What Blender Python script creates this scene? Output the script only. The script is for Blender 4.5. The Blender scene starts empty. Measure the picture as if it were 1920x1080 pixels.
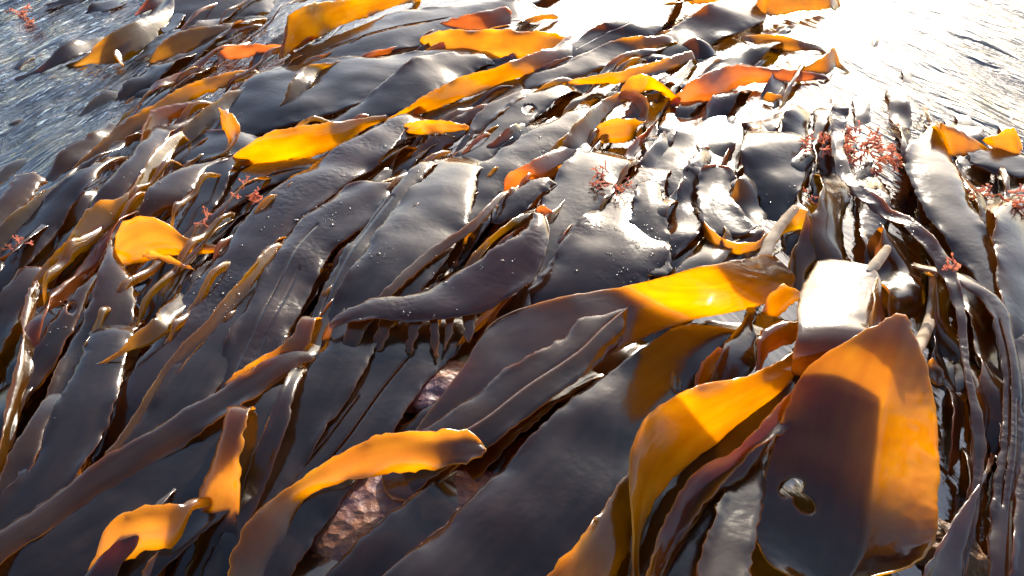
import bpy, math, random
import numpy as np
from mathutils import Vector, noise as mnoise
from mathutils.bvhtree import BVHTree

# ------------------------------------------------------------------ camera, sky, sun, exposure
S = bpy.context.scene
COL = S.collection
CAM_H = 0.80
PITCH = math.radians(38.0)
HFOV = math.radians(66.0)
F = 960.0 / math.tan(HFOV / 2)
cam_d = bpy.data.cameras.new('camera')
cam = bpy.data.objects.new('camera', cam_d)
COL.objects.link(cam)
cam.location = (0, 0, CAM_H)
cam.rotation_euler = (math.radians(90) - PITCH, 0, 0)
cam_d.sensor_width = 36.0
cam_d.lens = 18.0 / math.tan(HFOV / 2)
cam_d.clip_start = 0.01
cam_d.clip_end = 500
S.camera = cam

SUN_EL = math.radians(21.0)
SUN_AZ = math.radians(19.0)          # measured from +Y towards +X
w = bpy.data.worlds.new('World')
S.world = w
w.use_nodes = True
wn = w.node_tree.nodes
sky = wn.new('ShaderNodeTexSky')
sky.sky_type = 'NISHITA'
sky.sun_disc = False
sky.sun_elevation = SUN_EL
sky.sun_rotation = SUN_AZ
sky.air_density = 1.0
sky.dust_density = 2.4
sky.ozone_density = 1.8
bg = wn['Background']
w.node_tree.links.new(sky.outputs[0], bg.inputs[0])
bg.inputs[1].default_value = 0.14

sd = bpy.data.lights.new('sun', 'SUN')
sd.energy = 4.2
sd.angle = math.radians(0.5)
sd.color = (1.0, 0.91, 0.76)
sun = bpy.data.objects.new('sun', sd)
COL.objects.link(sun)
sun_dir = Vector((math.sin(SUN_AZ) * math.cos(SUN_EL), math.cos(SUN_AZ) * math.cos(SUN_EL), math.sin(SUN_EL)))
sun.rotation_euler = sun_dir.to_track_quat('Z', 'Y').to_euler()
sun.location = sun_dir * 20

S.view_settings.view_transform = 'Standard'
S.view_settings.look = 'None'
S.view_settings.exposure = 1.62
S.view_settings.gamma = 1.0
cy = S.cycles
cy.use_denoising = True
cy.max_bounces = 8
cy.transmission_bounces = 6
cy.transparent_max_bounces = 12
cy.glossy_bounces = 4
cy.diffuse_bounces = 4
cy.sample_clamp_indirect = 6.0
cy.caustics_reflective = False
cy.caustics_refractive = False

# ------------------------------------------------------------------ helpers
FWD = np.array((0, math.cos(PITCH), -math.sin(PITCH)))
UP = np.array((0, math.sin(PITCH), math.cos(PITCH)))
RT = np.array((1.0, 0, 0))
CAMP = np.array((0, 0, CAM_H))


def ray(x, y):
    return RT * ((x - 960.0) / F) + UP * ((540.0 - y) / F) + FWD


def P(x, y, z=0.0):
    """world point at height z (metres) for a place in the 1920x1080 picture"""
    d = ray(x, y)
    return CAMP + d * ((z - CAM_H) / d[2])


def A_from_tilt(xa, ya, Bp, t):
    """point over (xa, ya) such that the line from Bp to it rises at t degrees"""
    tt = math.tan(math.radians(t))
    lo, hi = -0.35, 0.45
    f = lambda z: (z - Bp[2]) - tt * math.hypot(*(P(xa, ya, z)[:2] - Bp[:2]))
    best = None
    zs = np.linspace(Bp[2] - 0.3, Bp[2] + 0.3, 241)
    v = [f(z) for z in zs]
    for i in range(240):
        if v[i] <= 0 < v[i + 1] or v[i] >= 0 > v[i + 1]:
            a = v[i] / (v[i] - v[i + 1])
            z = zs[i] + a * (zs[i + 1] - zs[i])
            if best is None or abs(z - Bp[2]) < abs(best - Bp[2]):
                best = z
    if best is None:
        best = zs[int(np.argmin(np.abs(v)))]
    return P(xa, ya, best)


def catmull(pts, n):
    """resample (k, d) control rows to n rows, evenly in length"""
    p = np.array(pts, float)
    k = len(p)
    if k == 2:
        t = np.linspace(0, 1, n)[:, None]
        return p[0] * (1 - t) + p[1] * t
    ext = np.vstack([2 * p[0] - p[1], p, 2 * p[-1] - p[-2]])
    seg = np.linalg.norm(np.diff((p[:, :3] + p[:, 3:6]) / 2 if p.shape[1] >= 6 else p[:, :3], axis=0), axis=1) + 1e-6
    cum = np.concatenate([[0], np.cumsum(seg)])
    cum /= cum[-1]
    out = []
    for u in np.linspace(0, 1, n):
        i = min(max(int(np.searchsorted(cum, u, 'right') - 1), 0), k - 2)
        t = (u - cum[i]) / (cum[i + 1] - cum[i])
        p0, p1, p2, p3 = ext[i], ext[i + 1], ext[i + 2], ext[i + 3]
        out.append(0.5 * ((2 * p1) + (-p0 + p2) * t + (2 * p0 - 5 * p1 + 4 * p2 - p3) * t * t + (-p0 + 3 * p1 - 3 * p2 + p3) * t ** 3))
    return np.array(out)


def vnoise(p, s, seed):
    return mnoise.noise(Vector((p[0] * s + seed * 7.13, p[1] * s - seed * 3.7, p[2] * s * 0.6 + seed * 1.9)))


def mesh_obj(name, verts, faces, mat, parent=None, smooth=True, uvs=None):
    me = bpy.data.meshes.new(name)
    me.from_pydata([tuple(v) for v in verts], [], faces)
    if uvs is not None:
        lay = me.uv_layers.new(name='UVMap')
        vi = np.empty(len(me.loops), dtype=np.int32)
        me.loops.foreach_get('vertex_index', vi)
        lay.data.foreach_set('uv', np.asarray(uvs, dtype=np.float32)[vi].ravel())
    if smooth:
        me.polygons.foreach_set('use_smooth', [True] * len(me.polygons))
    me.materials.append(mat)
    me.update()
    o = bpy.data.objects.new(name, me)
    COL.objects.link(o)
    if parent is not None:
        o.parent = parent
    return o


def tag(o, label=None, cat=None, group=None, kind=None):
    if label: o['label'] = label
    if cat: o['category'] = cat
    if group: o['group'] = group
    if kind: o['kind'] = kind
    return o


def empty(name, label, cat, loc, group=None):
    o = bpy.data.objects.new(name, None)
    COL.objects.link(o)
    o.location = loc
    o.empty_display_size = 0.02
    return tag(o, label, cat, group)


def keep_world(child, parent):
    child.parent = parent
    child.matrix_parent_inverse = parent.matrix_world.inverted()


def shell(grid, thick, holes=(), uv=None, cut=None):
    """closed thin shell from an (n, m, 3) grid of points: face, back and a rounded margin"""
    n, m, _ = grid.shape
    du = np.gradient(grid, axis=0)
    dv = np.gradient(grid, axis=1)
    nr = np.cross(du, dv)
    nr /= (np.linalg.norm(nr, axis=2, keepdims=True) + 1e-12)
    if nr[:, :, 2].mean() < 0:
        nr = -nr
        flip = True
    else:
        flip = False
    th = np.full((n, m, 1), thick)
    front = grid + nr * th * 0.5
    back = grid - nr * th * 0.5
    verts = np.concatenate([front.reshape(-1, 3), back.reshape(-1, 3)])
    uvs = np.concatenate([uv.reshape(-1, 2)] * 2) if uv is not None else None
    N = n * m
    keep = np.ones((n - 1, m - 1), bool)
    if cut is not None:
        keep &= ~cut
    if holes:
        for i in range(n - 1):
            for j in range(m - 1):
                c = grid[i:i + 2, j:j + 2].reshape(-1, 3).mean(0)
                q = c - CAMP
                z = q @ FWD
                px, py = 960 + F * (q @ RT) / z, 540 - F * (q @ UP) / z
                for (hx, hy, rx, ry, ang) in holes:
                    a = math.radians(ang)
                    ex = ((px - hx) * math.cos(a) + (py - hy) * math.sin(a)) / rx
                    ey = (-(px - hx) * math.sin(a) + (py - hy) * math.cos(a)) / ry
                    if ex * ex + ey * ey < 1:
                        keep[i, j] = False
    if holes:
        touch_k = np.zeros((n, m), bool); touch_r = np.zeros((n, m), bool)
        for i in range(n - 1):
            for j in range(m - 1):
                (touch_k if keep[i, j] else touch_r)[i:i + 2, j:j + 2] = True

        def proj(p):
            q = p - CAMP
            zz = q @ FWD
            return np.array((960 + F * (q @ RT) / zz, 540 - F * (q @ UP) / zz))
        g2 = grid.copy()
        for i in range(1, n - 1):
            for j in range(1, m - 1):
                if not (touch_k[i, j] and touch_r[i, j]): continue
                p0 = proj(grid[i, j])
                best = None
                for (hx, hy, rx, ry, ang) in holes:
                    a = math.radians(ang)
                    R = np.array(((math.cos(a), math.sin(a)), (-math.sin(a), math.cos(a))))
                    e = R @ (p0 - (hx, hy)) / (rx, ry)
                    ln = np.linalg.norm(e)
                    if best is None or ln < best[0]:
                        best = (ln, (hx, hy) + R.T @ (e / max(ln, 1e-6) * (rx, ry)))
                J = np.stack([proj(grid[i, j] + du[i, j]) - p0, proj(grid[i, j] + dv[i, j]) - p0], axis=1)
                try:
                    s = np.linalg.solve(J, best[1] - p0)
                except np.linalg.LinAlgError:
                    continue
                s = np.clip(s, -.7, .7)
                g2[i, j] = grid[i, j] + du[i, j] * s[0] + dv[i, j] * s[1]
        grid = g2
        front = grid + nr * th * 0.5
        back = grid - nr * th * 0.5
        verts = np.concatenate([front.reshape(-1, 3), back.reshape(-1, 3)])
    faces = []
    edge = {}
    for i in range(n - 1):
        for j in range(m - 1):
            if not keep[i, j]:
                continue
            a, b, c, d = i * m + j, (i + 1) * m + j, (i + 1) * m + j + 1, i * m + j + 1
            f = (a, d, c, b) if flip else (a, b, c, d)
            faces.append(f)
            faces.append(tuple(N + q for q in reversed(f)))
            for k in range(4):
                e = (f[k], f[(k + 1) % 4])
                if (e[1], e[0]) in edge:
                    del edge[(e[1], e[0])]
                else:
                    edge[e] = True
    # rounded margin: one extra ring of points pushed outwards
    cent = {}
    vl = [v for v in verts]
    ul = [u for u in uvs] if uvs is not None else None

    def midv(k):
        if k in cent:
            return cent[k]
        i, j = divmod(k, m)
        out = np.zeros(3)
        if 0 < j < m - 1 and 0 < i < n - 1 and cut is not None:
            if cut[min(i, n - 2), j] or cut[max(i - 1, 0), j]: out += dv[i, j] * .01
            if cut[min(i, n - 2), j - 1] or cut[max(i - 1, 0), j - 1]: out -= dv[i, j] * .01
            ln = np.linalg.norm(out)
            if ln > 1e-9:
                vl.append(grid[i, j] + out / ln * .0004)
                if ul is not None: ul.append(ul[k])
                cent[k] = len(vl) - 1
                return cent[k]
        if j == 0: out -= dv[i, j]
        if j == m - 1: out += dv[i, j]
        if i == 0: out -= du[i, j]
        if i == n - 1: out += du[i, j]
        ln = np.linalg.norm(out)
        p = grid[i, j] + (out / ln * thick * 0.55 if ln > 1e-9 else 0)
        vl.append(p)
        if ul is not None: ul.append(ul[k])
        cent[k] = len(vl) - 1
        return cent[k]
    for (a, b) in edge:
        ma, mb = midv(a), midv(b)
        faces.append((b, a, ma, mb))
        faces.append((mb, ma, N + a, N + b))
    return vl, faces, ul


SEED = [1]
BUL = 0.3


def blade_grid(ctrl, n, m, bulge=0.0, und=0.003, ruf=0.0015, und_s=6.5, rag=0.0018, seed=0, tip=(1, 1), slits=(), cross=None, edge=.011):
    """ctrl rows: Ax Ay Az Bx By Bz ; returns grid and uv"""
    c = catmull(ctrl, n)
    L = np.linalg.norm(np.diff((c[:, :3] + c[:, 3:6]) / 2, axis=0), axis=1)
    cum = np.concatenate([[0], np.cumsum(L)])
    v = np.linspace(0, 1, m)
    wmean = np.linalg.norm(c[:, 3:6] - c[:, :3], axis=1).max()
    for sv, u0, u1, dz in slits:
        v = v[np.abs(v - sv) > .35 / m]
        v = np.sort(np.concatenate([v, [sv - .0009 / wmean, sv + .0009 / wmean]]))
    m = len(v)
    g = c[:, None, :3] * (1 - v[None, :, None]) + c[:, None, 3:6] * v[None, :, None]
    width = np.linalg.norm(c[:, 3:6] - c[:, :3], axis=1)
    du = np.gradient(g, axis=0)
    dv = np.gradient(g, axis=1)
    nr = np.cross(du, dv)
    nr /= (np.linalg.norm(nr, axis=2, keepdims=True) + 1e-12)
    if nr[:, :, 2].mean() < 0:
        nr = -nr
    bl = bulge if np.ndim(bulge) else np.full(n, bulge)
    # rounded ends
    tot = cum[-1]
    cl = c[:, :3] * .5 + c[:, 3:6] * .5
    for i in range(n):
        for dist, we, on in ((cum[i], width[:max(3, n // 8)].max(), tip[0]), (tot - cum[i], width[-max(3, n // 8):].max(), tip[1])):
            Lr = we * 0.38 * on
            if Lr > 0 and dist < Lr:
                q = max(.04, 1 - (1 - dist / Lr) ** 2.2) ** .5
                g[i] = cl[i] + (g[i] - cl[i]) * q
    dv = np.gradient(g, axis=1)
    out = g.copy()
    prof = 4 * v * (1 - v) if cross is None else np.interp(v, cross[0], cross[1]) / BUL
    if cross is not None:
        for _ in range(3):
            prof[1:-1] = (prof[:-2] + prof[1:-1] * 2 + prof[2:]) / 4
    across = dv / (np.linalg.norm(dv, axis=2, keepdims=True) + 1e-12)
    for i in range(n):
        wf = min(1.0, width[i] / 0.04)
        u = i / (n - 1)
        for j in range(m):
            e = abs(2 * v[j] - 1)
            sl = 0.0
            for sv, u0, u1, dz in slits:
                if u0 < u < u1:
                    q = math.sin(math.pi * (u - u0) / (u1 - u0)) ** .5
                    sl += (dz if v[j] > sv else -.4 * dz) * q * math.exp(-abs(v[j] - sv) * wmean / .012)
            d = bl[i] * prof[j] * BUL * (1 if cross is None else min(1, width[i] / .15) ** 2) + sl
            p = g[i, j]
            d += und * 1.7 * wf * (vnoise(p, und_s, seed) + 0.30 * vnoise(p, und_s * 2.6, seed + 5))
            d += wf * e ** 4 * (ruf * 1.4 * vnoise(p, 42.0, seed + 11 + (3 if v[j] > .5 else 0)) + edge * vnoise(p, 13.0, seed + 17 + (5 if v[j] > .5 else 0)))
            out[i, j] = p + nr[i, j] * d
            s = (2 * v[j] - 1)
            out[i, j] += across[i, j] * s * abs(s) * rag * max(wf, .5) * (1.0 + 3.0 * min(1, .02 / (.006 + min(cum[i], tot - cum[i])))) * (vnoise(p, 60.0, seed + 23) + .8 * vnoise(p, 130.0, seed + 29)) * 1.6
    uv = np.stack([np.broadcast_to(cum[:, None], (n, m)), np.broadcast_to((v[None, :] - .5) * width[:, None], (n, m))], axis=2)
    cut = np.zeros((n - 1, m - 1), bool)
    uu = (np.arange(n - 1) + .5) / (n - 1)
    for sv, u0, u1, dz in slits:
        j = int(np.searchsorted(v, sv)) - 1
        cut[(uu > u0) & (uu < u1), j] = True
    return out, uv, cut


def ctrl_from_px(st):
    rows = []
    for s in st:
        xa, ya, xb, yb, z, t = s[:6]
        Bp = P(xb, yb, z / 100.0)
        Ap = A_from_tilt(xa, ya, Bp, t)
        rows.append(np.concatenate([Ap, Bp]))
    return rows


ALL = []


def blade(name, label, st, mat, cat='kelp blade', group=None, parent=None, thick=0.0021, n=None, m=None, holes=(), ext=(0, 0), slits=(), **kw):
    rows = ctrl_from_px(st)
    Wm = np.linalg.norm(np.array(rows)[:, 3:] - np.array(rows)[:, :3], axis=1).max()
    for side, e in ((0, ext[0]), (1, ext[1])):
        if e <= 0: continue
        a, p = (rows[0], rows[1]) if side == 0 else (rows[-1], rows[-2])
        ca, cp = (a[:3] + a[3:]) / 2, (p[:3] + p[3:]) / 2
        d = ca - cp; d[2] = 0; d /= np.linalg.norm(d) + 1e-9
        half = (a[3:] - a[:3]) / 2
        for k, (ln, dz, ws) in enumerate(((.45, -.012, 1.0), (1.0, -.04, .8))):
            h = half * ws; h[2] *= .5
            c2 = ca + d * e * ln + np.array((0, 0, dz))
            row = np.concatenate([c2 - h, c2 + h])
            rows.insert(0, row) if side == 0 else rows.append(row)
    r = np.array(rows)
    L = np.linalg.norm(np.diff((r[:, :3] + r[:, 3:]) / 2, axis=0), axis=1).sum()
    W = np.linalg.norm(r[:, 3:] - r[:, :3], axis=1).max()
    n = n or int(min(110, max(14, L / 0.006)))
    m = m or int(min(34, max(7, W / 0.006)))
    SEED[0] += 1
    g, uv, cut = blade_grid(rows, n, m, seed=SEED[0], slits=slits, **kw)
    vs, fs, us = shell(g, thick, holes, uv, cut)
    o = mesh_obj(name, vs, fs, mat, uvs=us)
    if parent is not None:
        keep_world(o, parent)
    else:
        tag(o, label, cat, group)
    ALL.append(o)
    return o


def tube_pts(pts, rad, seg=9, flat=1.0):
    p = catmull(pts, max(12, len(pts) * 10))
    rr = np.interp(np.linspace(0, 1, len(p)), np.linspace(0, 1, len(rad)), rad)
    vs, fs = [], []
    cumt = np.concatenate([[0], np.cumsum(np.linalg.norm(np.diff(p, axis=0), axis=1))])
    for i in range(len(p)):
        if cumt[i] < rr[i]: rr[i] *= max(.15, 1 - (1 - cumt[i] / rr[i]) ** 2) ** .5
    prev = None
    for i in range(len(p)):
        t = p[min(i + 1, len(p) - 1)] - p[max(i - 1, 0)]
        t = t / (np.linalg.norm(t) + 1e-9)
        a = np.cross(t, (0, 0, 1)) if abs(t[2]) < .9 else np.cross(t, (1, 0, 0))
        a /= np.linalg.norm(a)
        b = np.cross(a, t)
        for k in range(seg):
            th = 2 * math.pi * k / seg
            wob = 1 + 0.10 * mnoise.noise(Vector(p[i] * 60) + Vector((k, 0, 0)))
            vs.append(p[i] + (a * math.cos(th) + b * math.sin(th) * flat) * rr[i] * wob)
    for i in range(len(p) - 1):
        for k in range(seg):
            fs.append((i * seg + k, i * seg + (k + 1) % seg, (i + 1) * seg + (k + 1) % seg, (i + 1) * seg + k))
    vs.append(p[0]); vs.append(p[-1])
    a, b = len(vs) - 2, len(vs) - 1
    for k in range(seg):
        fs.append((a, (k + 1) % seg, k))
        fs.append((b, (len(p) - 1) * seg + k, (len(p) - 1) * seg + (k + 1) % seg))
    return vs, fs


def stipe(name, pts, rad, mat, parent=None, label=None, cat=None):
    pp = [P(x, y, z / 100.0) for x, y, z in pts]
    vs, fs = tube_pts(pp, rad)
    o = mesh_obj(name, vs, fs, mat, uvs=[(v[0], v[1]) for v in vs])
    if parent is not None:
        keep_world(o, parent)
    else:
        tag(o, label, cat)
    ALL.append(o)
    return o


# ------------------------------------------------------------------ materials
def nodes(name):
    m = bpy.data.materials.new(name)
    m.use_nodes = True
    nt = m.node_tree
    for n in list(nt.nodes):
        nt.nodes.remove(n)
    return m, nt


def N_(nt, t, **kw):
    n = nt.nodes.new(t)
    for k, v in kw.items():
        if k.startswith('i_'):
            n.inputs[k[2:].replace('_', ' ')].default_value = v
        else:
            setattr(n, k, v)
    return n


def kelp_mat(name, body, trans, tw=0.75, rough=0.14, bump=0.15, wrinkle=0.08, ior=1.45, speck=0.5):
    m, nt = nodes(name)
    L = nt.links.new
    tc = N_(nt, 'ShaderNodeTexCoord')
    oi = N_(nt, 'ShaderNodeObjectInfo')
    # blotchy pigment, streaked along the strap
    mp = N_(nt, 'ShaderNodeMapping'); mp.inputs['Scale'].default_value = (6, 38, 1)
    L(tc.outputs['UV'], mp.inputs['Vector'])
    add = N_(nt, 'ShaderNodeVectorMath', operation='ADD')
    cr = N_(nt, 'ShaderNodeCombineXYZ')
    rm = N_(nt, 'ShaderNodeMath', operation='MULTIPLY'); rm.inputs[1].default_value = 37.0
    L(oi.outputs['Random'], rm.inputs[0]); L(rm.outputs[0], cr.inputs[0]); L(rm.outputs[0], cr.inputs[1])
    L(mp.outputs[0], add.inputs[0]); L(cr.outputs[0], add.inputs[1])
    n1 = N_(nt, 'ShaderNodeTexNoise', noise_dimensions='3D'); n1.inputs['Scale'].default_value = 1.6; n1.inputs['Detail'].default_value = 5
    L(add.outputs[0], n1.inputs['Vector'])
    n2 = N_(nt, 'ShaderNodeTexNoise'); n2.inputs['Scale'].default_value = 22; n2.inputs['Detail'].default_value = 4
    L(tc.outputs['Object'], n2.inputs['Vector'])
    mixn = N_(nt, 'ShaderNodeMath', operation='MULTIPLY'); L(n1.outputs['Fac'], mixn.inputs[0]); L(n2.outputs['Fac'], mixn.inputs[1])
    ramp = N_(nt, 'ShaderNodeMapRange'); ramp.inputs['From Min'].default_value = 0.12; ramp.inputs['From Max'].default_value = 0.42
    L(mixn.outputs[0], ramp.inputs['Value'])

    def mixc(a, b):
        mx = N_(nt, 'ShaderNodeMix', data_type='RGBA')
        mx.inputs['A'].default_value = (*a, 1); mx.inputs['B'].default_value = (*b, 1)
        L(ramp.outputs[0], mx.inputs['Factor'])
        return mx.outputs['Result']
    bc = mixc(tuple(c * 0.5 for c in body), tuple(c * 1.6 for c in body))
    tcx = mixc(tuple(c * k for c, k in zip(trans, (0.90, 0.78, 0.55))), tuple(min(1, c * 1.05) for c in trans))
    # fine wet relief
    wv = N_(nt, 'ShaderNodeTexNoise'); wv.inputs['Scale'].default_value = 55; wv.inputs['Detail'].default_value = 3
    L(tc.outputs['Object'], wv.inputs['Vector'])
    w2 = N_(nt, 'ShaderNodeTexNoise'); w2.inputs['Scale'].default_value = 3.0; w2.inputs['Detail'].default_value = 3
    L(add.outputs[0], w2.inputs['Vector'])
    hs = N_(nt, 'ShaderNodeMath', operation='MULTIPLY_ADD'); hs.inputs[1].default_value = 0.6
    L(w2.outputs['Fac'], hs.inputs[0]); L(wv.outputs['Fac'], hs.inputs[2])
    bp = N_(nt, 'ShaderNodeBump'); bp.inputs['Strength'].default_value = bump; bp.inputs['Distance'].default_value = 0.0022
    L(hs.outputs[0], bp.inputs['Height'])
    last = bp
    if wrinkle > 0:
        vz = N_(nt, 'ShaderNodeTexVoronoi', feature='SMOOTH_F1'); vz.inputs['Scale'].default_value = 95
        wn_ = N_(nt, 'ShaderNodeTexNoise'); wn_.inputs['Scale'].default_value = 130; wn_.inputs['Detail'].default_value = 2
        L(tc.outputs['Object'], vz.inputs['Vector']); L(tc.outputs['Object'], wn_.inputs['Vector'])
        am = N_(nt, 'ShaderNodeMath', operation='ADD'); L(vz.outputs['Distance'], am.inputs[0]); L(wn_.outputs['Fac'], am.inputs[1])
        b2 = N_(nt, 'ShaderNodeBump'); b2.inputs['Strength'].default_value = wrinkle; b2.inputs['Distance'].default_value = 0.003
        nm = N_(nt, 'ShaderNodeTexNoise'); nm.inputs['Scale'].default_value = 9
        L(tc.outputs['Object'], nm.inputs['Vector'])
        mk = N_(nt, 'ShaderNodeMapRange'); mk.inputs['From Min'].default_value = .42; mk.inputs['From Max'].default_value = .62
        mk.inputs['To Max'].default_value = wrinkle; L(nm.outputs['Fac'], mk.inputs['Value']); L(mk.outputs[0], b2.inputs['Strength'])
        L(am.outputs[0], b2.inputs['Height']); L(bp.outputs[0], b2.inputs['Normal'])
        last = b2
    rn = N_(nt, 'ShaderNodeMapRange'); rn.inputs['To Min'].default_value = rough * 0.7; rn.inputs['To Max'].default_value = rough * 1.6
    rn.inputs['From Min'].default_value = 0.3; rn.inputs['From Max'].default_value = 0.7
    L(n2.outputs['Fac'], rn.inputs['Value'])
    df = N_(nt, 'ShaderNodeBsdfDiffuse'); L(bc, df.inputs['Color']); L(last.outputs[0], df.inputs['Normal'])
    tr = N_(nt, 'ShaderNodeBsdfTranslucent'); L(tcx, tr.inputs['Color'])
    mx = N_(nt, 'ShaderNodeMixShader'); mx.inputs[0].default_value = tw
    L(df.outputs[0], mx.inputs[1]); L(tr.outputs[0], mx.inputs[2])
    fr = N_(nt, 'ShaderNodeFresnel'); fr.inputs['IOR'].default_value = ior; L(last.outputs[0], fr.inputs['Normal'])
    ge = N_(nt, 'ShaderNodeNewGeometry')
    inv = N_(nt, 'ShaderNodeMath', operation='SUBTRACT'); inv.inputs[0].default_value = 1.0; L(ge.outputs['Backfacing'], inv.inputs[1])
    ff = N_(nt, 'ShaderNodeMath', operation='MULTIPLY'); L(fr.outputs[0], ff.inputs[0]); L(inv.outputs[0], ff.inputs[1])
    gl = N_(nt, 'ShaderNodeBsdfGlossy', distribution='BECKMANN'); L(rn.outputs[0], gl.inputs['Roughness']); L(last.outputs[0], gl.inputs['Normal'])
    g2 = N_(nt, 'ShaderNodeBsdfGlossy', distribution='BECKMANN'); g2.inputs['Roughness'].default_value = rough * 2.0; L(last.outputs[0], g2.inputs['Normal'])
    gm = N_(nt, 'ShaderNodeMixShader'); gm.inputs[0].default_value = 0.40
    L(gl.outputs[0], gm.inputs[1]); L(g2.outputs[0], gm.inputs[2])
    m2 = N_(nt, 'ShaderNodeMixShader'); L(ff.outputs[0], m2.inputs[0]); L(mx.outputs[0], m2.inputs[1]); L(gm.outputs[0], m2.inputs[2])
    out = N_(nt, 'ShaderNodeOutputMaterial'); L(m2.outputs[0], out.inputs['Surface'])
    return m


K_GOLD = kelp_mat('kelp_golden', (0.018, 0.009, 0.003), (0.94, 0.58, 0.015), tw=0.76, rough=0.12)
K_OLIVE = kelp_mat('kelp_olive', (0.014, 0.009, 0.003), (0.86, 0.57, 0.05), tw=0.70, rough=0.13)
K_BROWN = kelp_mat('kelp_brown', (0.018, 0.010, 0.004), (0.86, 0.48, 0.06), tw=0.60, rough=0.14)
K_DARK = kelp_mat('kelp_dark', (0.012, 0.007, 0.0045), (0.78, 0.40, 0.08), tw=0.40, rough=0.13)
K_RED = kelp_mat('kelp_reddish', (0.022, 0.009, 0.005), (0.92, 0.46, 0.16), tw=0.74, rough=0.14)
K_WRINK = kelp_mat('kelp_wrinkled', (0.017, 0.009, 0.007), (0.80, 0.42, 0.12), tw=0.45, rough=0.13, wrinkle=0.26)
K_STIPE = kelp_mat('kelp_stipe', (0.50, 0.42, 0.32), (0.85, 0.62, 0.35), tw=0.40, rough=0.2)
K_REDWEED = kelp_mat('red_weed', (0.48, 0.19, 0.15), (0.95, 0.56, 0.45), tw=0.6, rough=0.2)
MATS = dict(g=K_GOLD, o=K_OLIVE, b=K_BROWN, d=K_DARK, r=K_RED, w=K_WRINK)


def crest_angle(x0, y0, x1, y1):
    d = P(x1, y1)[:2] - P(x0, y0)[:2]
    return math.atan2(d[1], d[0]) + math.pi / 2


def water_mat():
    m, nt = nodes('sea_water')
    L = nt.links.new
    tc = N_(nt, 'ShaderNodeTexCoord')
    crest = []
    for ang, sc in ((crest_angle(20, 330, 330, 130), 30), (crest_angle(1600, 60, 1880, 190), 30)):
        mp = N_(nt, 'ShaderNodeMapping', vector_type='TEXTURE'); mp.inputs['Rotation'].default_value = (0, 0, ang)
        mp.inputs['Scale'].default_value = (1 / 52, 1 / 8, 1)
        L(tc.outputs['Object'], mp.inputs['Vector'])
        n1 = N_(nt, 'ShaderNodeTexNoise'); n1.inputs['Scale'].default_value = 1.0; n1.inputs['Detail'].default_value = 3
        n1.inputs['Distortion'].default_value = 0.8
        L(mp.outputs[0], n1.inputs['Vector'])
        crest.append(n1)
    sx = N_(nt, 'ShaderNodeSeparateXYZ'); L(tc.outputs['Object'], sx.inputs[0])
    mr = N_(nt, 'ShaderNodeMapRange', interpolation_type='SMOOTHSTEP'); mr.inputs['From Min'].default_value = -.2; mr.inputs['From Max'].default_value = .7
    L(sx.outputs['X'], mr.inputs['Value'])
    mf = N_(nt, 'ShaderNodeMix', data_type='FLOAT'); L(mr.outputs[0], mf.inputs['Factor'])
    L(crest[0].outputs['Fac'], mf.inputs['A']); L(crest[1].outputs['Fac'], mf.inputs['B'])
    at = N_(nt, 'ShaderNodeAttribute', attribute_name='rough_sea')
    am = N_(nt, 'ShaderNodeMath', operation='MULTIPLY'); am.inputs[1].default_value = 0.95; L(at.outputs['Fac'], am.inputs[0])
    bp = N_(nt, 'ShaderNodeBump'); L(am.outputs[0], bp.inputs['Strength']); bp.inputs['Distance'].default_value = 0.017
    L(mf.outputs['Result'], bp.inputs['Height'])
    fr = N_(nt, 'ShaderNodeFresnel'); fr.inputs['IOR'].default_value = 1.95; L(bp.outputs[0], fr.inputs['Normal'])
    gl = N_(nt, 'ShaderNodeBsdfGlossy'); gl.inputs['Roughness'].default_value = 0.04; L(bp.outputs[0], gl.inputs['Normal'])
    tr = N_(nt, 'ShaderNodeBsdfTransparent'); tr.inputs['Color'].default_value = (0.72, 0.80, 0.80, 1)
    mx = N_(nt, 'ShaderNodeMixShader'); L(fr.outputs[0], mx.inputs[0]); L(tr.outputs[0], mx.inputs[1]); L(gl.outputs[0], mx.inputs[2])
    out = N_(nt, 'ShaderNodeOutputMaterial'); L(mx.outputs[0], out.inputs['Surface'])
    return m


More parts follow.
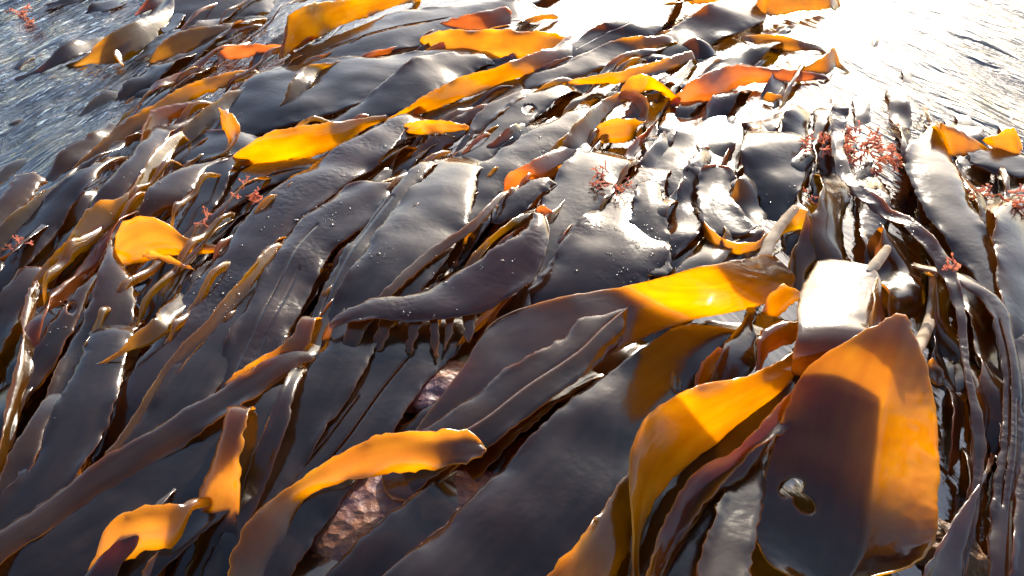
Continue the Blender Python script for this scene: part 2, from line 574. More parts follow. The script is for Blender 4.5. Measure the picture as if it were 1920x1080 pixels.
def rock_mat(name, c1, c2, c3, sc=30):
    m, nt = nodes(name)
    L = nt.links.new
    tc = N_(nt, 'ShaderNodeTexCoord')
    n1 = N_(nt, 'ShaderNodeTexNoise'); n1.inputs['Scale'].default_value = sc * .4; n1.inputs['Detail'].default_value = 6
    n2 = N_(nt, 'ShaderNodeTexNoise'); n2.inputs['Scale'].default_value = sc * 3; n2.inputs['Detail'].default_value = 6
    vo = N_(nt, 'ShaderNodeTexVoronoi'); vo.inputs['Scale'].default_value = sc * 3
    for n in (n1, n2, vo): L(tc.outputs['Object'], n.inputs['Vector'])
    cr = N_(nt, 'ShaderNodeValToRGB')
    e = cr.color_ramp.elements
    e[0].position = .38; e[0].color = (*c1, 1); e[1].position = .62; e[1].color = (*c2, 1)
    L(n1.outputs['Fac'], cr.inputs[0])
    mx = N_(nt, 'ShaderNodeMix', data_type='RGBA'); mx.inputs['B'].default_value = (*c3, 1)
    mr = N_(nt, 'ShaderNodeMapRange'); mr.inputs['From Min'].default_value = .5; mr.inputs['From Max'].default_value = .72
    L(n2.outputs['Fac'], mr.inputs['Value']); L(mr.outputs[0], mx.inputs['Factor']); L(cr.outputs[0], mx.inputs['A'])
    ad = N_(nt, 'ShaderNodeMath', operation='ADD'); L(n2.outputs['Fac'], ad.inputs[0]); L(vo.outputs['Distance'], ad.inputs[1])
    bp = N_(nt, 'ShaderNodeBump'); bp.inputs['Strength'].default_value = .8; bp.inputs['Distance'].default_value = .004
    L(ad.outputs[0], bp.inputs['Height'])
    pr = N_(nt, 'ShaderNodeBsdfPrincipled'); pr.inputs['Roughness'].default_value = .5; pr.inputs['Specular IOR Level'].default_value = .25
    L(mx.outputs['Result'], pr.inputs['Base Color']); L(bp.outputs[0], pr.inputs['Normal'])
    out = N_(nt, 'ShaderNodeOutputMaterial'); L(pr.outputs[0], out.inputs['Surface'])
    return m


WATER = water_mat()
SEABED = rock_mat('seabed_rock', (0.012, 0.012, 0.014), (0.03, 0.024, 0.02), (0.05, 0.035, 0.03), 12)
CRUST = rock_mat('coralline_crust', (0.105, 0.036, 0.014), (0.085, 0.042, 0.052), (0.16, 0.06, 0.025), 24)
BROWNWEED = rock_mat('brown_turf', (0.03, 0.014, 0.006), (0.11, 0.05, 0.02), (0.18, 0.09, 0.03), 40)

# ------------------------------------------------------------------ setting: sea bed and water
def axis_coords(fine_lo, fine_hi, step, far):
    a = list(np.arange(fine_lo, fine_hi + step / 2, step))
    s = step
    x = a[-1]
    while x < far:
        s *= 1.35; x += s; a.append(x)
    s = step; x = a[0]
    while x > -far:
        s *= 1.35; x -= s; a.insert(0, x)
    return np.array(a)


def sheet(name, xs, ys, zf, mat):
    nx, ny = len(xs), len(ys)
    X, Y = np.meshgrid(xs, ys)
    Z = zf(X, Y)
    vs = np.stack([X, Y, Z], axis=2).reshape(-1, 3)
    fs = [(j * nx + i, j * nx + i + 1, (j + 1) * nx + i + 1, (j + 1) * nx + i) for j in range(ny - 1) for i in range(nx - 1)]
    return mesh_obj(name, vs, fs, mat)


rngw = np.random.RandomState(4)


def ripple_set(ang, spread, n, lo, hi):
    out = []
    for _ in range(n):
        lam = lo * (hi / lo) ** rngw.rand()
        a = ang + rngw.randn() * spread
        k = 2 * math.pi / lam
        out.append((k * math.cos(a), k * math.sin(a), rngw.rand() * 6.28, lam * 0.016 * (0.5 + rngw.rand())))
    return out


RIP_L = ripple_set(crest_angle(20, 330, 330, 130), 0.30, 34, 0.03, 0.22)
RIP_R = ripple_set(crest_angle(1600, 60, 1880, 190), 0.30, 34, 0.03, 0.22)


def calmness(X, Y):
    # the kelp calms the water among it
    px = X / np.maximum(Y, .2)
    calm = np.exp(-((px - 0.12) / 0.42) ** 4) * 0.82
    near = 1 / (1 + np.exp((Y - 1.42) * 12))
    return np.maximum(calm, 0.88 * near)


def water_z(X, Y):
    def tot(rs):
        Z = np.zeros_like(X)
        wx = X + 0.03 * np.sin(Y * 9.0) + 0.02 * np.sin(X * 17 + Y * 5)
        wy = Y + 0.03 * np.sin(X * 8.0 + 1)
        for kx, ky, ph, am in rs:
            Z += am * np.sin(kx * wx + ky * wy + ph)
        return Z * 0.42
    b = 1 / (1 + np.exp(-(X - 0.25) * 5))
    z = tot(RIP_L) * (1 - b) + tot(RIP_R) * b
    calm = calmness(X, Y)
    fade = np.clip((8 - np.hypot(X, Y)) / 5, 0, 1)
    return z * (1 - calm) * fade


xs = axis_coords(-1.9, 2.2, 0.0085, 60)
ys = axis_coords(0.2, 3.2, 0.0085, 60)
water = sheet('sea_water', xs, ys, water_z, WATER)
tag(water, kind='structure')
XX, YY = np.meshgrid(xs, ys)
att = water.data.attributes.new('rough_sea', 'FLOAT', 'POINT')
att.data.foreach_set('value', np.clip(1 - calmness(XX, YY) * 1.06, .06, 1).ravel().astype(np.float32))


def bed_z(X, Y):
    Z = -0.20 + 0.03 * np.sin(X * 7 + 1) * np.sin(Y * 6) + 0.02 * np.sin(X * 15 + Y * 11)
    return Z


bx_ = axis_coords(-2, 2, 0.05, 60)
bed = sheet('seabed', bx_, axis_coords(0, 3, 0.05, 60), bed_z, SEABED)
tag(bed, kind='structure')


def rock(name, label, cx, cy_, z, rx, ry, rz, mat, seed, cat='rock'):
    c = P(cx, cy_, z / 100)
    vs, fs = [], []
    nu, nv = 48, 26
    for i in range(nv + 1):
        th = math.pi * i / nv
        for j in range(nu):
            ph = 2 * math.pi * j / nu
            d = Vector((math.sin(th) * math.cos(ph), math.sin(th) * math.sin(ph), math.cos(th)))
            r = 1 + 0.25 * mnoise.noise(d * 1.7 + Vector((seed, 0, 0))) + 0.10 * mnoise.noise(d * 5 + Vector((seed, 3, 0))) + 0.04 * mnoise.noise(d * 14)
            vs.append((c[0] + d.x * rx * r, c[1] + d.y * ry * r, c[2] + d.z * rz * r))
    for i in range(nv):
        for j in range(nu):
            fs.append((i * nu + j, (i + 1) * nu + j, (i + 1) * nu + (j + 1) % nu, i * nu + (j + 1) % nu))
    o = mesh_obj(name, vs, fs, mat)
    tag(o, label, cat)
    ALL.append(o)
    return o


# ------------------------------------------------------------------ the kelp blades one can tell apart
# station: (far edge x, y, near edge x, y, height of near edge in cm, rise of the blade across in degrees)
hr = random.Random(3)


def B(label, st, mat='b', **kw):
    W = kw.get('bulge', .006)
    big = mat in 'dwbo' and 'tip' not in label and 'tongue' not in label and 'tile' not in label and 'ribbon' not in label
    if 'ext' not in kw:
        kw['ext'] = (.11, .12) if big else ((.04, .06) if mat in 'gr' and 'tip' not in label and 'hook' not in label and 'twig' not in label and 'lip' not in label and 'lobe' not in label and 'leaf' not in label and 'scrap' not in label else (0, 0))
    if big and mat in 'dwb' and kw.get('bulge', 0) >= .008 and 'sheet' not in label and 'smooth' not in label and 'left' not in label and 'hump' not in label and 'pale' not in label and 'bubbly' not in label and 'slits' not in kw and not kw.get('holes') and hr.random() < .5:
        kw['slits'] = [(v, hr.uniform(.1, .5), hr.uniform(.6, 1.01), hr.choice((-1, 1)) * hr.uniform(.001, .003)) for v in
                       ([hr.uniform(.3, .7)] if hr.random() < .75 else [hr.uniform(.22, .42), hr.uniform(.58, .8)])]
    return blade('kelp_frond', label, st, MATS[mat], cat='kelp frond', **kw)


# --- far end, by the open water
B('bright golden kelp blade standing up in an arch at the far edge', [(542, 28, 535, 108, 1.5, 66), (575, 10, 560, 90, 1.6, 64), (620, 3, 612, 64, 1.5, 60), (690, -4, 672, 36, 1.2, 55), (770, -14, 760, 6, 1, 45)], 'g', bulge=.01)
B('broad dark grey blade lying flat beside the golden arch', [(950, -5, 955, 45, 2.2, 10), (860, 8, 880, 62, 2.0, 6), (750, 20, 775, 90, 1.8, 5), (650, 58, 650, 112, 1.5, 4), (555, 100, 560, 128, 1, 4)], 'd', bulge=.012)
B('salmon red blade tip leaning up behind the yellow strap', [(958, 8, 962, 50, 2.6, 20), (905, 20, 902, 56, 2.4, 40), (850, 34, 852, 58, 2.2, 46), (810, 46, 812, 53, 2, 40)], 'r')
B('bright yellow strap with forked left end and dark underside', [(795, 69, 800, 84, 2, 50), (832, 58, 836, 98, 1.6, 50), (900, 56, 905, 106, 1.2, 48), (1000, 57, 990, 108, 1.2, 48), (1050, 66, 1055, 92, 1.4, 42), (1080, 78, 1082, 86, 1.4, 30)], 'g')
B('small yellow prong below the left end of the yellow strap', [(842, 78, 843, 82, 2.6, 40), (828, 80, 836, 92, 2.2, 45), (805, 90, 815, 100, 1.8, 45)], 'g')
B('olive blade with a golden ridge nearest the upper left water', [(152, 110, 158, 121, .2, 35), (195, 74, 210, 120, .3, 40), (232, 50, 248, 106, .4, 42), (275, 32, 292, 76, .6, 42), (312, 12, 328, 42, .8, 35), (345, -20, 362, 12, 1, 25)], 'o', bulge=.012)
B('olive blade with a smooth rounded back above the orange curl', [(280, 112, 284, 119, .1, 30), (302, 80, 322, 112, .2, 44), (342, 59, 372, 96, .3, 46), (402, 47, 425, 74, .5, 46), (452, 46, 458, 56, .6, 30)], 'o', bulge=.012)
B('wide brown blade awash under the top edge', [(330, -15, 318, 60, .3, 12), (400, -25, 398, 50, .3, 12), (470, -30, 476, 28, .3, 10)], 'o', bulge=.006)
B('slim pale grey tongue lying over the brown blade at the top', [(358, -10, 370, -5, 2.6, 5), (330, 18, 350, 25, 2.4, 3), (310, 46, 330, 52, 2.1, 0), (302, 60, 312, 64, 1.8, 0)], 'd')
B('slim pale grey tongue between the two olive blades', [(360, 50, 366, 55, 2.4, 0), (318, 62, 330, 72, 2.2, -3), (280, 86, 296, 96, 1.9, -3), (248, 110, 254, 116, 1.4, 0)], 'd')
B('little yellow hooked blade tip poking up by the olive blade', [(243, 74, 245, 78, 3.2, 40), (226, 80, 233, 86, 2.6, 50), (213, 100, 229, 108, 1.3, 50), (222, 118, 238, 128, .4, 40)], 'g')
B('orange rimmed curl under the golden arch', [(408, 118, 411, 121, 1.0, 40), (413, 96, 424, 112, 1.0, 60), (442, 85, 445, 110, 1.0, 62), (482, 83, 492, 104, 1.0, 58), (525, 85, 528, 100, 1, 45)], 'r')
B('dark humped blade alone in the upper left water', [(62, 132, 72, 138, 0.2, 10), (92, 108, 112, 122, 1.6, 14), (124, 82, 142, 106, 2.0, 25), (170, 74, 176, 98, 0.6, 15)], 'd')
B('brown awash blade at the top left edge', [(95, 8, 102, 16, .2, 10), (130, -12, 142, 6, .5, 20), (180, -30, 190, -12, .3, 10)], 'd')
B('grey lump of blade breaking the water near the top left', [(160, 25, 164, 30, .1, 10), (175, 6, 200, 20, .8, 12), (215, -6, 230, 10, .3, 8)], 'd')
B('dark red blade awash right of the olive ridge at the top', [(262, 18, 268, 24, .3, 10), (285, -4, 300, 14, 1, 20), (330, -22, 340, -4, .6, 12)], 'r')
# --- upper middle
B('long orange strap rising from the blue water to a golden arm', [(145, 308, 153, 314, .3, 25), (190, 266, 202, 286, .5, 40), (236, 226, 256, 247, .8, 50), (300, 190, 320, 210, 1.2, 55), (350, 159, 374, 182, 1.4, 58), (432, 136, 444, 155, 1.3, 56), (470, 133, 476, 142, 1, 35)], 'g')
B('dark red curled blade with a pale rim on the left shore', [(264, 272, 270, 274, 2.0, 50), (268, 238, 292, 252, 1.6, 62), (286, 206, 318, 230, 1.6, 62), (350, 192, 362, 207, 1.8, 50)], 'r')
B('olive brown strap running down behind the yellow hook', [(520, 150, 530, 162, 1.6, 20), (455, 163, 470, 188, 1.8, 32), (400, 194, 420, 220, 1.9, 36), (350, 236, 368, 258, 1.8, 36), (306, 286, 320, 298, 1.4, 30)], 'o')
B('broad smooth grey blade in the upper middle', [(860, 92, 900, 112, 2.0, 3), (760, 100, 810, 140, 2.2, 4), (620, 108, 690, 190, 2.0, 5), (500, 130, 570, 228, 1.8, 5), (420, 190, 470, 250, 1.5, 3), (395, 235, 405, 255, 1, 3)], 'd', bulge=.012, und=.005)
B('grey blade with three orange nicks along its far edge', [(885, 100, 900, 125, 2.6, 10), (800, 104, 845, 165, 2.8, 14), (735, 140, 770, 205, 2.7, 12), (680, 182, 715, 222, 2.4, 10), (630, 218, 650, 238, 2, 8)], 'd', bulge=.014, und=.005)
B('olive tongue lying on the broad grey blade', [(645, 116, 650, 121, 3.2, 15), (575, 124, 606, 132, 3.6, 35), (546, 152, 580, 162, 3.6, 42), (532, 188, 546, 196, 3.0, 35), (514, 211, 518, 214, 2.4, 10)], 'o')
B('bright yellow hook curling up at the left of the broad grey blade', [(409, 203, 413, 206, 7.0, 30), (428, 212, 416, 238, 5.6, 60), (445, 236, 423, 264, 4.0, 62), (442, 262, 415, 286, 2.8, 50), (425, 285, 390, 300, 2.2, 22), (395, 298, 365, 306, 2, 0)], 'g')
B('long golden wall of blade left of the centre', [(424, 318, 426, 322, 1.4, 40), (440, 292, 470, 308, 1.4, 56), (475, 268, 520, 300, 1.4, 58), (530, 244, 580, 292, 1.4, 58), (600, 233, 640, 272, 1.5, 56), (655, 226, 690, 240, 1.8, 50), (722, 216, 728, 224, 2, 35)], 'g', bulge=.008)
B('long diagonal orange strap with a glaring silver end', [(728, 224, 734, 228, 2, 35), (790, 184, 815, 206, 1.8, 54), (855, 150, 885, 178, 1.8, 54), (950, 118, 985, 142, 2, 42), (1040, 84, 1085, 112, 2.2, 20), (1085, 58, 1130, 78, 2.4, 5), (1120, 40, 1150, 52, 2.2, 3)], 'g')
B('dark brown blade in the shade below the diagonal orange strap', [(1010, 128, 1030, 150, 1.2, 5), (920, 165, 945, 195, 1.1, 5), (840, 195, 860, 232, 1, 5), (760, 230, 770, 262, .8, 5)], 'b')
B('silvery blade end beside the glare at the top', [(1230, -10, 1270, 0, 3.2, 5), (1150, 35, 1240, 55, 3.4, 12), (1105, 58, 1180, 78, 3, 10), (1060, 92, 1110, 105, 2.4, 5)], 'd', bulge=.012)
B('grey blade with a yellow corner below the silver blade end', [(1250, 66, 1260, 80, 2.6, 20), (1190, 70, 1200, 95, 2.6, 30), (1135, 80, 1160, 115, 2.4, 10), (1060, 115, 1080, 145, 2.0, 8), (980, 142, 1000, 165, 1.7, 5)], 'g')
B('narrow yellow strap pointing to the glittering water', [(1065, 152, 1072, 158, 1.8, 30), (1140, 138, 1155, 157, 1.8, 50), (1205, 124, 1218, 144, 1.6, 50), (1290, 96, 1294, 116, 1.2, 40)], 'g')
B('yellow cap of the standing loop near the middle top', [(1166, 168, 1170, 174, 5.0, 40), (1180, 147, 1186, 171, 4.8, 55), (1206, 140, 1204, 172, 4.6, 58), (1240, 154, 1216, 168, 4.2, 50)], 'g')
B('standing loop of amber blade folded back on itself', [(1170, 172, 1166, 186, 4.2, 50), (1200, 176, 1186, 192, 3.6, 45), (1217, 198, 1200, 214, 2.8, 30), (1212, 228, 1196, 228, 1.8, 40), (1180, 222, 1182, 262, .9, 62), (1136, 228, 1133, 268, .9, 58)], 'g')
B('beaded edge blade leading down from the standing loop', [(1200, 165, 1208, 172, 4, 30), (1135, 185, 1150, 205, 3.2, 45), (1090, 222, 1110, 260, 2.4, 48), (1060, 262, 1085, 300, 2, 40), (1040, 290, 1050, 310, 1.8, 30)], 'o')
B('orange blade with a white beaded rim in the middle', [(944, 358, 948, 362, 2.6, 40), (954, 330, 985, 350, 2.5, 56), (986, 308, 1035, 332, 2.5, 54), (1036, 282, 1075, 305, 2.5, 30), (1080, 262, 1110, 285, 2.3, 12)], 'r')
B('crinkled orange blade scrap over a dark hollow', [(754, 236, 762, 250, 3.2, 50), (792, 226, 800, 250, 3, 60), (838, 227, 842, 247, 3, 60), (878, 235, 880, 242, 3, 40)], 'g', und=.006, ruf=.006, und_s=40)
B('tiny yellow leaf tip by the red tuft in the middle', [(1043, 313, 1045, 315, 3, 30), (1060, 307, 1058, 323, 3, 45), (1086, 305, 1088, 308, 3, 30)], 'g')
B('amber strap crossing under the standing loop', [(1290, 118, 1296, 130, 1.2, 20), (1235, 165, 1262, 178, 1.8, 10), (1212, 215, 1236, 222, 1.4, 5), (1205, 262, 1232, 262, 1.2, 0), (1222, 305, 1226, 306, 1, 0)], 'o')
B('yellow leaf tip standing at the very top of the heap', [(1282, -25, 1284, 5, 2, 50), (1330, -35, 1340, 8, 2, 50), (1390, -30, 1392, 6, 2, 45)], 'g')
B('pale yellow blade glowing at the top edge beside the glare', [(1438, -28, 1445, 30, 1.5, 50), (1490, -28, 1495, 22, 1.2, 45), (1548, -28, 1545, 18, .8, 40)], 'g', bulge=.01)
B('grey brown sheets at the top right end of the heap', [(1395, -20, 1440, 5, 2, 20), (1330, 10, 1430, 40, 1.8, 15), (1280, 40, 1350, 75, 1.4, 12), (1230, 75, 1270, 105, 1, 8)], 'b', bulge=.01)
B('pale gold strip awash in the sun glare', [(1400, 66, 1405, 78, .5, 15), (1470, 70, 1475, 92, .6, 25), (1530, 85, 1535, 96, .4, 15)], 'g')
B('peach orange strap bent around the sun glint', [(1262, 186, 1266, 200, .8, 35), (1300, 152, 1330, 190, 1.0, 48), (1365, 124, 1395, 160, 1.0, 50), (1450, 128, 1460, 154, .8, 52), (1535, 138, 1540, 150, .4, 40)], 'r', bulge=.008)
B('yellow raised corner at the end of the peach strap', [(1500, 128, 1505, 134, .8, 20), (1540, 110, 1545, 138, .8, 45), (1566, 90, 1566, 126, .8, 50), (1575, 118, 1576, 130, .4, 30)], 'g')
B('tiny yellow tip in calm water below the peach strap', [(1430, 180, 1432, 188, .6, 30), (1448, 176, 1450, 190, .6, 45), (1466, 180, 1467, 188, .6, 30)], 'g')
# --- left side
B('beige square ended tongue by the blue water', [(36, 322, 88, 330, 3.0, 12), (12, 355, 72, 352, 2.8, 16), (-30, 395, 48, 388, 2.4, 18), (-90, 450, 10, 430, 2, 18)], 'b', bulge=.006)
B('dark strap with a sunlit tan edge on the left border', [(140, 318, 146, 326, 3.2, 20), (90, 358, 112, 372, 3.0, 34), (30, 398, 56, 425, 2.8, 34), (-40, 450, 0, 478, 2.5, 30)], 'o')
B('dark rounded hump of blade at the left', [(186, 308, 192, 322, 4.0, 12), (150, 324, 172, 350, 4.6, 8), (108, 356, 140, 388, 3.8, 5), (60, 410, 95, 450, 2.6, 2), (0, 480, 40, 520, 1.5, 2)], 'd', bulge=.016)
B('brown grey strap with a pale torn top at the left', [(282, 245, 312, 262, 4.0, 8), (244, 288, 286, 312, 4.4, 16), (200, 340, 240, 366, 4.0, 18), (165, 385, 200, 412, 3, 12), (120, 440, 150, 470, 2, 8)], 'b', bulge=.01)
B('orange ribbon on edge with a white beaded rim at the left', [(336, 246, 342, 258, 4.2, 40), (296, 276, 316, 300, 4.0, 52), (268, 318, 292, 342, 3.6, 56), (232, 368, 256, 396, 3.2, 58), (176, 384, 214, 426, 2.8, 58), (140, 428, 160, 470, 2.6, 55), (95, 485, 112, 512, 2.6, 50), (62, 530, 72, 548, 2.6, 45)], 'g')
B('pale edged dark ribbon running down the far left', [(64, 525, 74, 535, 3.4, 40), (48, 570, 66, 585, 3.4, 45), (38, 660, 60, 690, 3.2, 45), (15, 760, 30, 790, 3, 40), (-8, 880, 5, 900, 2.6, 30)], 'b')
B('plump beige leaf shaped blade left of the orange saddle', [(385, 308, 392, 318, 3.6, 10), (318, 322, 372, 344, 4.2, 12), (278, 362, 345, 374, 4.2, 14), (262, 402, 300, 400, 3.6, 12), (258, 420, 268, 420, 3, 5)], 'b', bulge=.014)
B('silver grey blade inside the yellow hook', [(432, 248, 440, 292, 2.0, 3), (372, 252, 388, 306, 2.0, 0), (338, 282, 332, 312, 1.7, 0), (320, 305, 318, 318, 1.5, 0)], 'd', bulge=.01)
B('dark pointed blade hanging beside the beige leaf', [(425, 300, 438, 312, 4.0, 5), (380, 318, 425, 345, 3.8, 3), (350, 380, 392, 400, 3.2, 2), (318, 440, 345, 450, 2.4, 2), (300, 470, 306, 474, 2, 0)], 'd')
B('glossy dark blade under the long golden wall', [(560, 300, 575, 330, 2.2, 4), (480, 305, 520, 345, 2.2, 4), (420, 325, 460, 375, 2.0, 3), (395, 370, 425, 400, 1.8, 3)], 'd', bulge=.01)
B('bright orange saddle shaped blade arching over the dark hollow', [(212, 480, 216, 496, 2.6, 45), (228, 424, 252, 494, 2.6, 58), (268, 404, 290, 484, 2.8, 60), (316, 424, 322, 478, 2.8, 60), (362, 452, 362, 476, 2.6, 50), (420, 464, 424, 472, 2.6, 30)], 'g', bulge=.016, und=.002)
B('yellow thin forked twig of blade over the orange saddle', [(266, 474, 268, 480, 6.4, 40), (300, 476, 300, 486, 6.6, 45), (335, 488, 332, 498, 6.2, 40), (364, 502, 362, 510, 5.6, 30)], 'g')
B('grey blade with a brown worn patch left of the saddle', [(200, 466, 218, 478, 4.6, 10), (186, 500, 246, 520, 4.4, 18), (172, 560, 252, 580, 3.6, 20), (130, 650, 230, 650, 2.8, 14), (70, 790, 180, 800, 2.4, 10)], 'b', bulge=.008)
B('pale wet scrap of blade with a star shaped tear', [(160, 530, 172, 540, 4.6, 8), (120, 570, 150, 590, 4.4, 5), (80, 640, 120, 650, 3.8, 4), (48, 690, 92, 700, 3.0, 4), (30, 740, 50, 745, 2.6, 4)], 'b', bulge=.006, holes=[(135, 578, 9, 12, 20)])
B('small folded yellow leaf in the dark middle left', [(228, 654, 234, 660, 5.4, 30), (248, 630, 272, 648, 5.2, 42), (288, 600, 306, 628, 5.2, 42), (298, 582, 322, 612, 5.0, 20)], 'o')
B('thin orange edged strap drawn across the dark left blades', [(514, 456, 524, 464, 6.4, 45), (478, 492, 500, 504, 6.2, 50), (438, 540, 456, 552, 6.0, 50), (392, 598, 408, 612, 5.8, 45), (330, 660, 352, 676, 5.5, 35), (250, 780, 275, 790, 4.8, 30), (180, 880, 200, 890, 4.4, 25)], 'g')
# --- centre
B('long purple brown strap with bubbles running down from the crinkled scrap', [(742, 218, 768, 236, 4.2, 5), (650, 266, 728, 284, 4.4, 5), (562, 322, 648, 348, 4.5, 5), (470, 400, 548, 432, 4.4, 4), (398, 486, 470, 520, 4.0, 4), (330, 580, 395, 610, 3.6, 4), (230, 720, 300, 740, 3.4, 4)], 'w', bulge=.012, und=.005)
B('dark strap with white glare spots at its bend', [(735, 345, 750, 352, 5.0, 5), (660, 352, 730, 372, 5.2, 2), (590, 392, 690, 418, 5.6, 2), (530, 450, 622, 472, 5.4, 6), (470, 560, 568, 575, 4.8, 8), (400, 700, 500, 710, 4.4, 5), (330, 850, 430, 850, 4, 5)], 'w', bulge=.014, und=.006)
B('narrow purplish strap with an orange lit edge in the centre', [(776, 312, 800, 322, 5.8, 8), (712, 378, 752, 396, 5.6, 10), (652, 460, 690, 478, 5.4, 8), (600, 560, 640, 570, 5.0, 6), (556, 680, 600, 690, 4.6, 5)], 'd', bulge=.01)
B('broad dark purple blade with a white glare at its top', [(806, 312, 895, 326, 5.0, -2), (748, 372, 880, 400, 5.8, 2), (690, 460, 842, 478, 5.6, 6), (640, 540, 780, 560, 5.0, 6), (590, 640, 700, 650, 4.4, 5)], 'd', bulge=.022, und=.005, slits=())
rolled = B('rolled grey wrinkled strap with an orange lit rim across the centre', [(628, 598, 636, 612, 7.0, 12), (690, 560, 726, 602, 7.0, 6), (780, 538, 852, 592, 7.2, 4), (888, 492, 952, 558, 7.6, 6), (975, 438, 1010, 508, 8.0, 12), (1004, 402, 1026, 440, 8.4, 20), (1012, 396, 1018, 404, 8.4, 20)], 'w', bulge=.012, und=.006, ext=(.03, 0), slits=())
for xa, ya, xb, yb, x2, y2, z2 in ((655, 605, 700, 602, 640, 680, 4.6), (712, 600, 752, 596, 700, 655, 4.8), (770, 592, 800, 590, 762, 660, 4.8), (806, 590, 826, 588, 812, 672, 4.6), (838, 588, 860, 582, 828, 655, 5.0), (868, 580, 905, 570, 872, 640, 5.2)):
    blade('tatter', None, [(xa, ya - 14, xb, yb - 14, 6.9, 0), ((xa * 2 + x2) / 3, (ya * 2 + y2) / 3, (xb * 2 + x2) / 3, (yb * 2 + y2) / 3, 6.0, 0), (x2, y2, x2 + 12, y2 + 4, z2, 0)], K_BROWN, parent=rolled, und=.003)
B('thin beaded strap joining the rolled strap from above', [(930, 370, 936, 376, 6.5, 30), (880, 420, 892, 428, 6.8, 30), (800, 470, 815, 482, 7, 20), (720, 545, 735, 552, 7.2, 20)], 'b')
B('small orange lip turned up at the top of the rolled strap', [(1004, 394, 1006, 402, 8.8, 30), (1018, 388, 1018, 402, 8.8, 45), (1036, 396, 1036, 401, 8.6, 20)], 'r')
B('smooth grey tongue with a rounded tip in the centre', [(1012, 332, 1044, 340, 4.6, 5), (958, 360, 1000, 376, 4.8, 5), (924, 396, 960, 412, 4.4, 4), (916, 416, 932, 422, 4, 3)], 'd', bulge=.008)
B('wide pale grey blade below the beaded orange rim', [(1075, 290, 1180, 320, 3.2, 3), (1030, 345, 1130, 390, 3.8, 3), (1002, 400, 1080, 450, 3.8, 4), (985, 470, 1040, 500, 3.4, 4), (960, 540, 1000, 560, 3, 4)], 'd', bulge=.012)
B('bubbly grey blade right of the centre', [(1190, 325, 1246, 340, 3.0, 3), (1120, 380, 1248, 420, 3.2, 4), (1060, 450, 1252, 485, 3.0, 4), (1000, 530, 1200, 540, 2.6, 4)], 'w', bulge=.012, und=.005)
B('silver grey square topped tile of blade by the bubbles', [(1195, 338, 1242, 342, 4.2, 5), (1184, 400, 1248, 402, 4.0, 3), (1178, 460, 1256, 468, 3.4, 0), (1190, 520, 1260, 520, 2.8, 0)], 'd', bulge=.01)
B('grey blade reaching over the centre from the standing loop', [(1075, 210, 1110, 222, 2.6, 3), (985, 252, 1060, 282, 2.8, 5), (905, 308, 968, 340, 2.8, 5), (865, 362, 920, 392, 2.6, 4), (840, 420, 880, 440, 2.4, 4)], 'd', bulge=.012, und=.005)
B('grey blade with a round brown hole above the centre', [(1030, 160, 1060, 178, 2.6, 8), (965, 190, 1010, 216, 2.8, 6), (905, 240, 955, 268, 2.6, 4), (860, 290, 900, 315, 2.4, 3)], 'd', bulge=.01, holes=[(992, 205, 11, 8, 0)])
B('narrow silver blade beside the crinkled scrap', [(975, 170, 985, 185, 3.2, 12), (925, 190, 945, 212, 3.2, 8), (884, 228, 900, 246, 3.0, 5), (880, 242, 888, 250, 3, 4)], 'b')
B('flat grey sheet washed by water right of the standing loop', [(1262, 185, 1400, 205, -.6, 3), (1236, 245, 1420, 268, -.25, 4), (1228, 310, 1392, 350, -.1, 5), (1262, 385, 1420, 405, -.5, 4)], 'd', bulge=.014, und=.006)
B('small hump of grey blade left of the red weed', [(1402, 240, 1444, 250, 1.2, 8), (1390, 275, 1500, 262, 2.2, 10), (1396, 322, 1512, 325, 1.9, 6), (1425, 375, 1486, 384, 1.0, 3)], 'd', bulge=.016, und=.006)
B('grey tile of blade with a yellow crescent rim', [(1312, 312, 1376, 316, 3.4, 3), (1308, 365, 1372, 370, 3.4, 0), (1320, 420, 1400, 410, 3.2, 0), (1362, 452, 1430, 430, 3.0, 0)], 'd', bulge=.006)
B('yellow crescent under the grey tile', [(1310, 398, 1312, 402, 2.4, 40), (1328, 425, 1324, 446, 2.2, 50), (1368, 452, 1366, 474, 2.2, 55), (1412, 456, 1416, 468, 2.4, 45), (1436, 440, 1440, 446, 2.6, 30)], 'g')
B('brown curled blade behind the first stalk', [(1440, 440, 1450, 450, 2, 20), (1475, 400, 1500, 430, 2.2, 30), (1510, 395, 1540, 470, 2.0, 25), (1500, 440, 1520, 500, 1.6, 15)], 'o')
# --- right side
B('big smooth grey blade sloping down the right side', [(1742, 240, 1762, 250, 5.0, 5), (1698, 290, 1792, 305, 5.6, 2), (1728, 380, 1826, 385, 6.0, 0), (1782, 460, 1862, 455, 5.6, 0), (1830, 530, 1885, 520, 4.8, 0), (1868, 640, 1900, 640, 4, 0)], 'd', bulge=.016)
B('yellow flap folded over behind the big right blade', [(1752, 236, 1768, 262, 4.4, 35), (1762, 234, 1782, 290, 3.6, 52), (1795, 238, 1806, 292, 3.4, 55), (1830, 262, 1832, 290, 3.2, 45)], 'g')
B('yellow triangular tip near the right border', [(1842, 262, 1846, 266, 3.6, 30), (1872, 250, 1876, 284, 3.2, 50), (1898, 240, 1904, 294, 3.0, 52), (1914, 268, 1916, 294, 3, 40)], 'g')
B('grey white blade around the yellow tip at the right border', [(1800, 300, 1850, 320, 3, 5), (1840, 280, 1900, 330, 3, 5), (1900, 270, 1960, 340, 2.6, 3)], 'd', bulge=.012)
B('tan strap along the right side of the big grey blade', [(1800, 330, 1812, 336, 5, 20), (1828, 370, 1850, 380, 5, 25), (1850, 430, 1872, 440, 4.6, 25), (1868, 480, 1880, 485, 4.4, 20)], 'o')
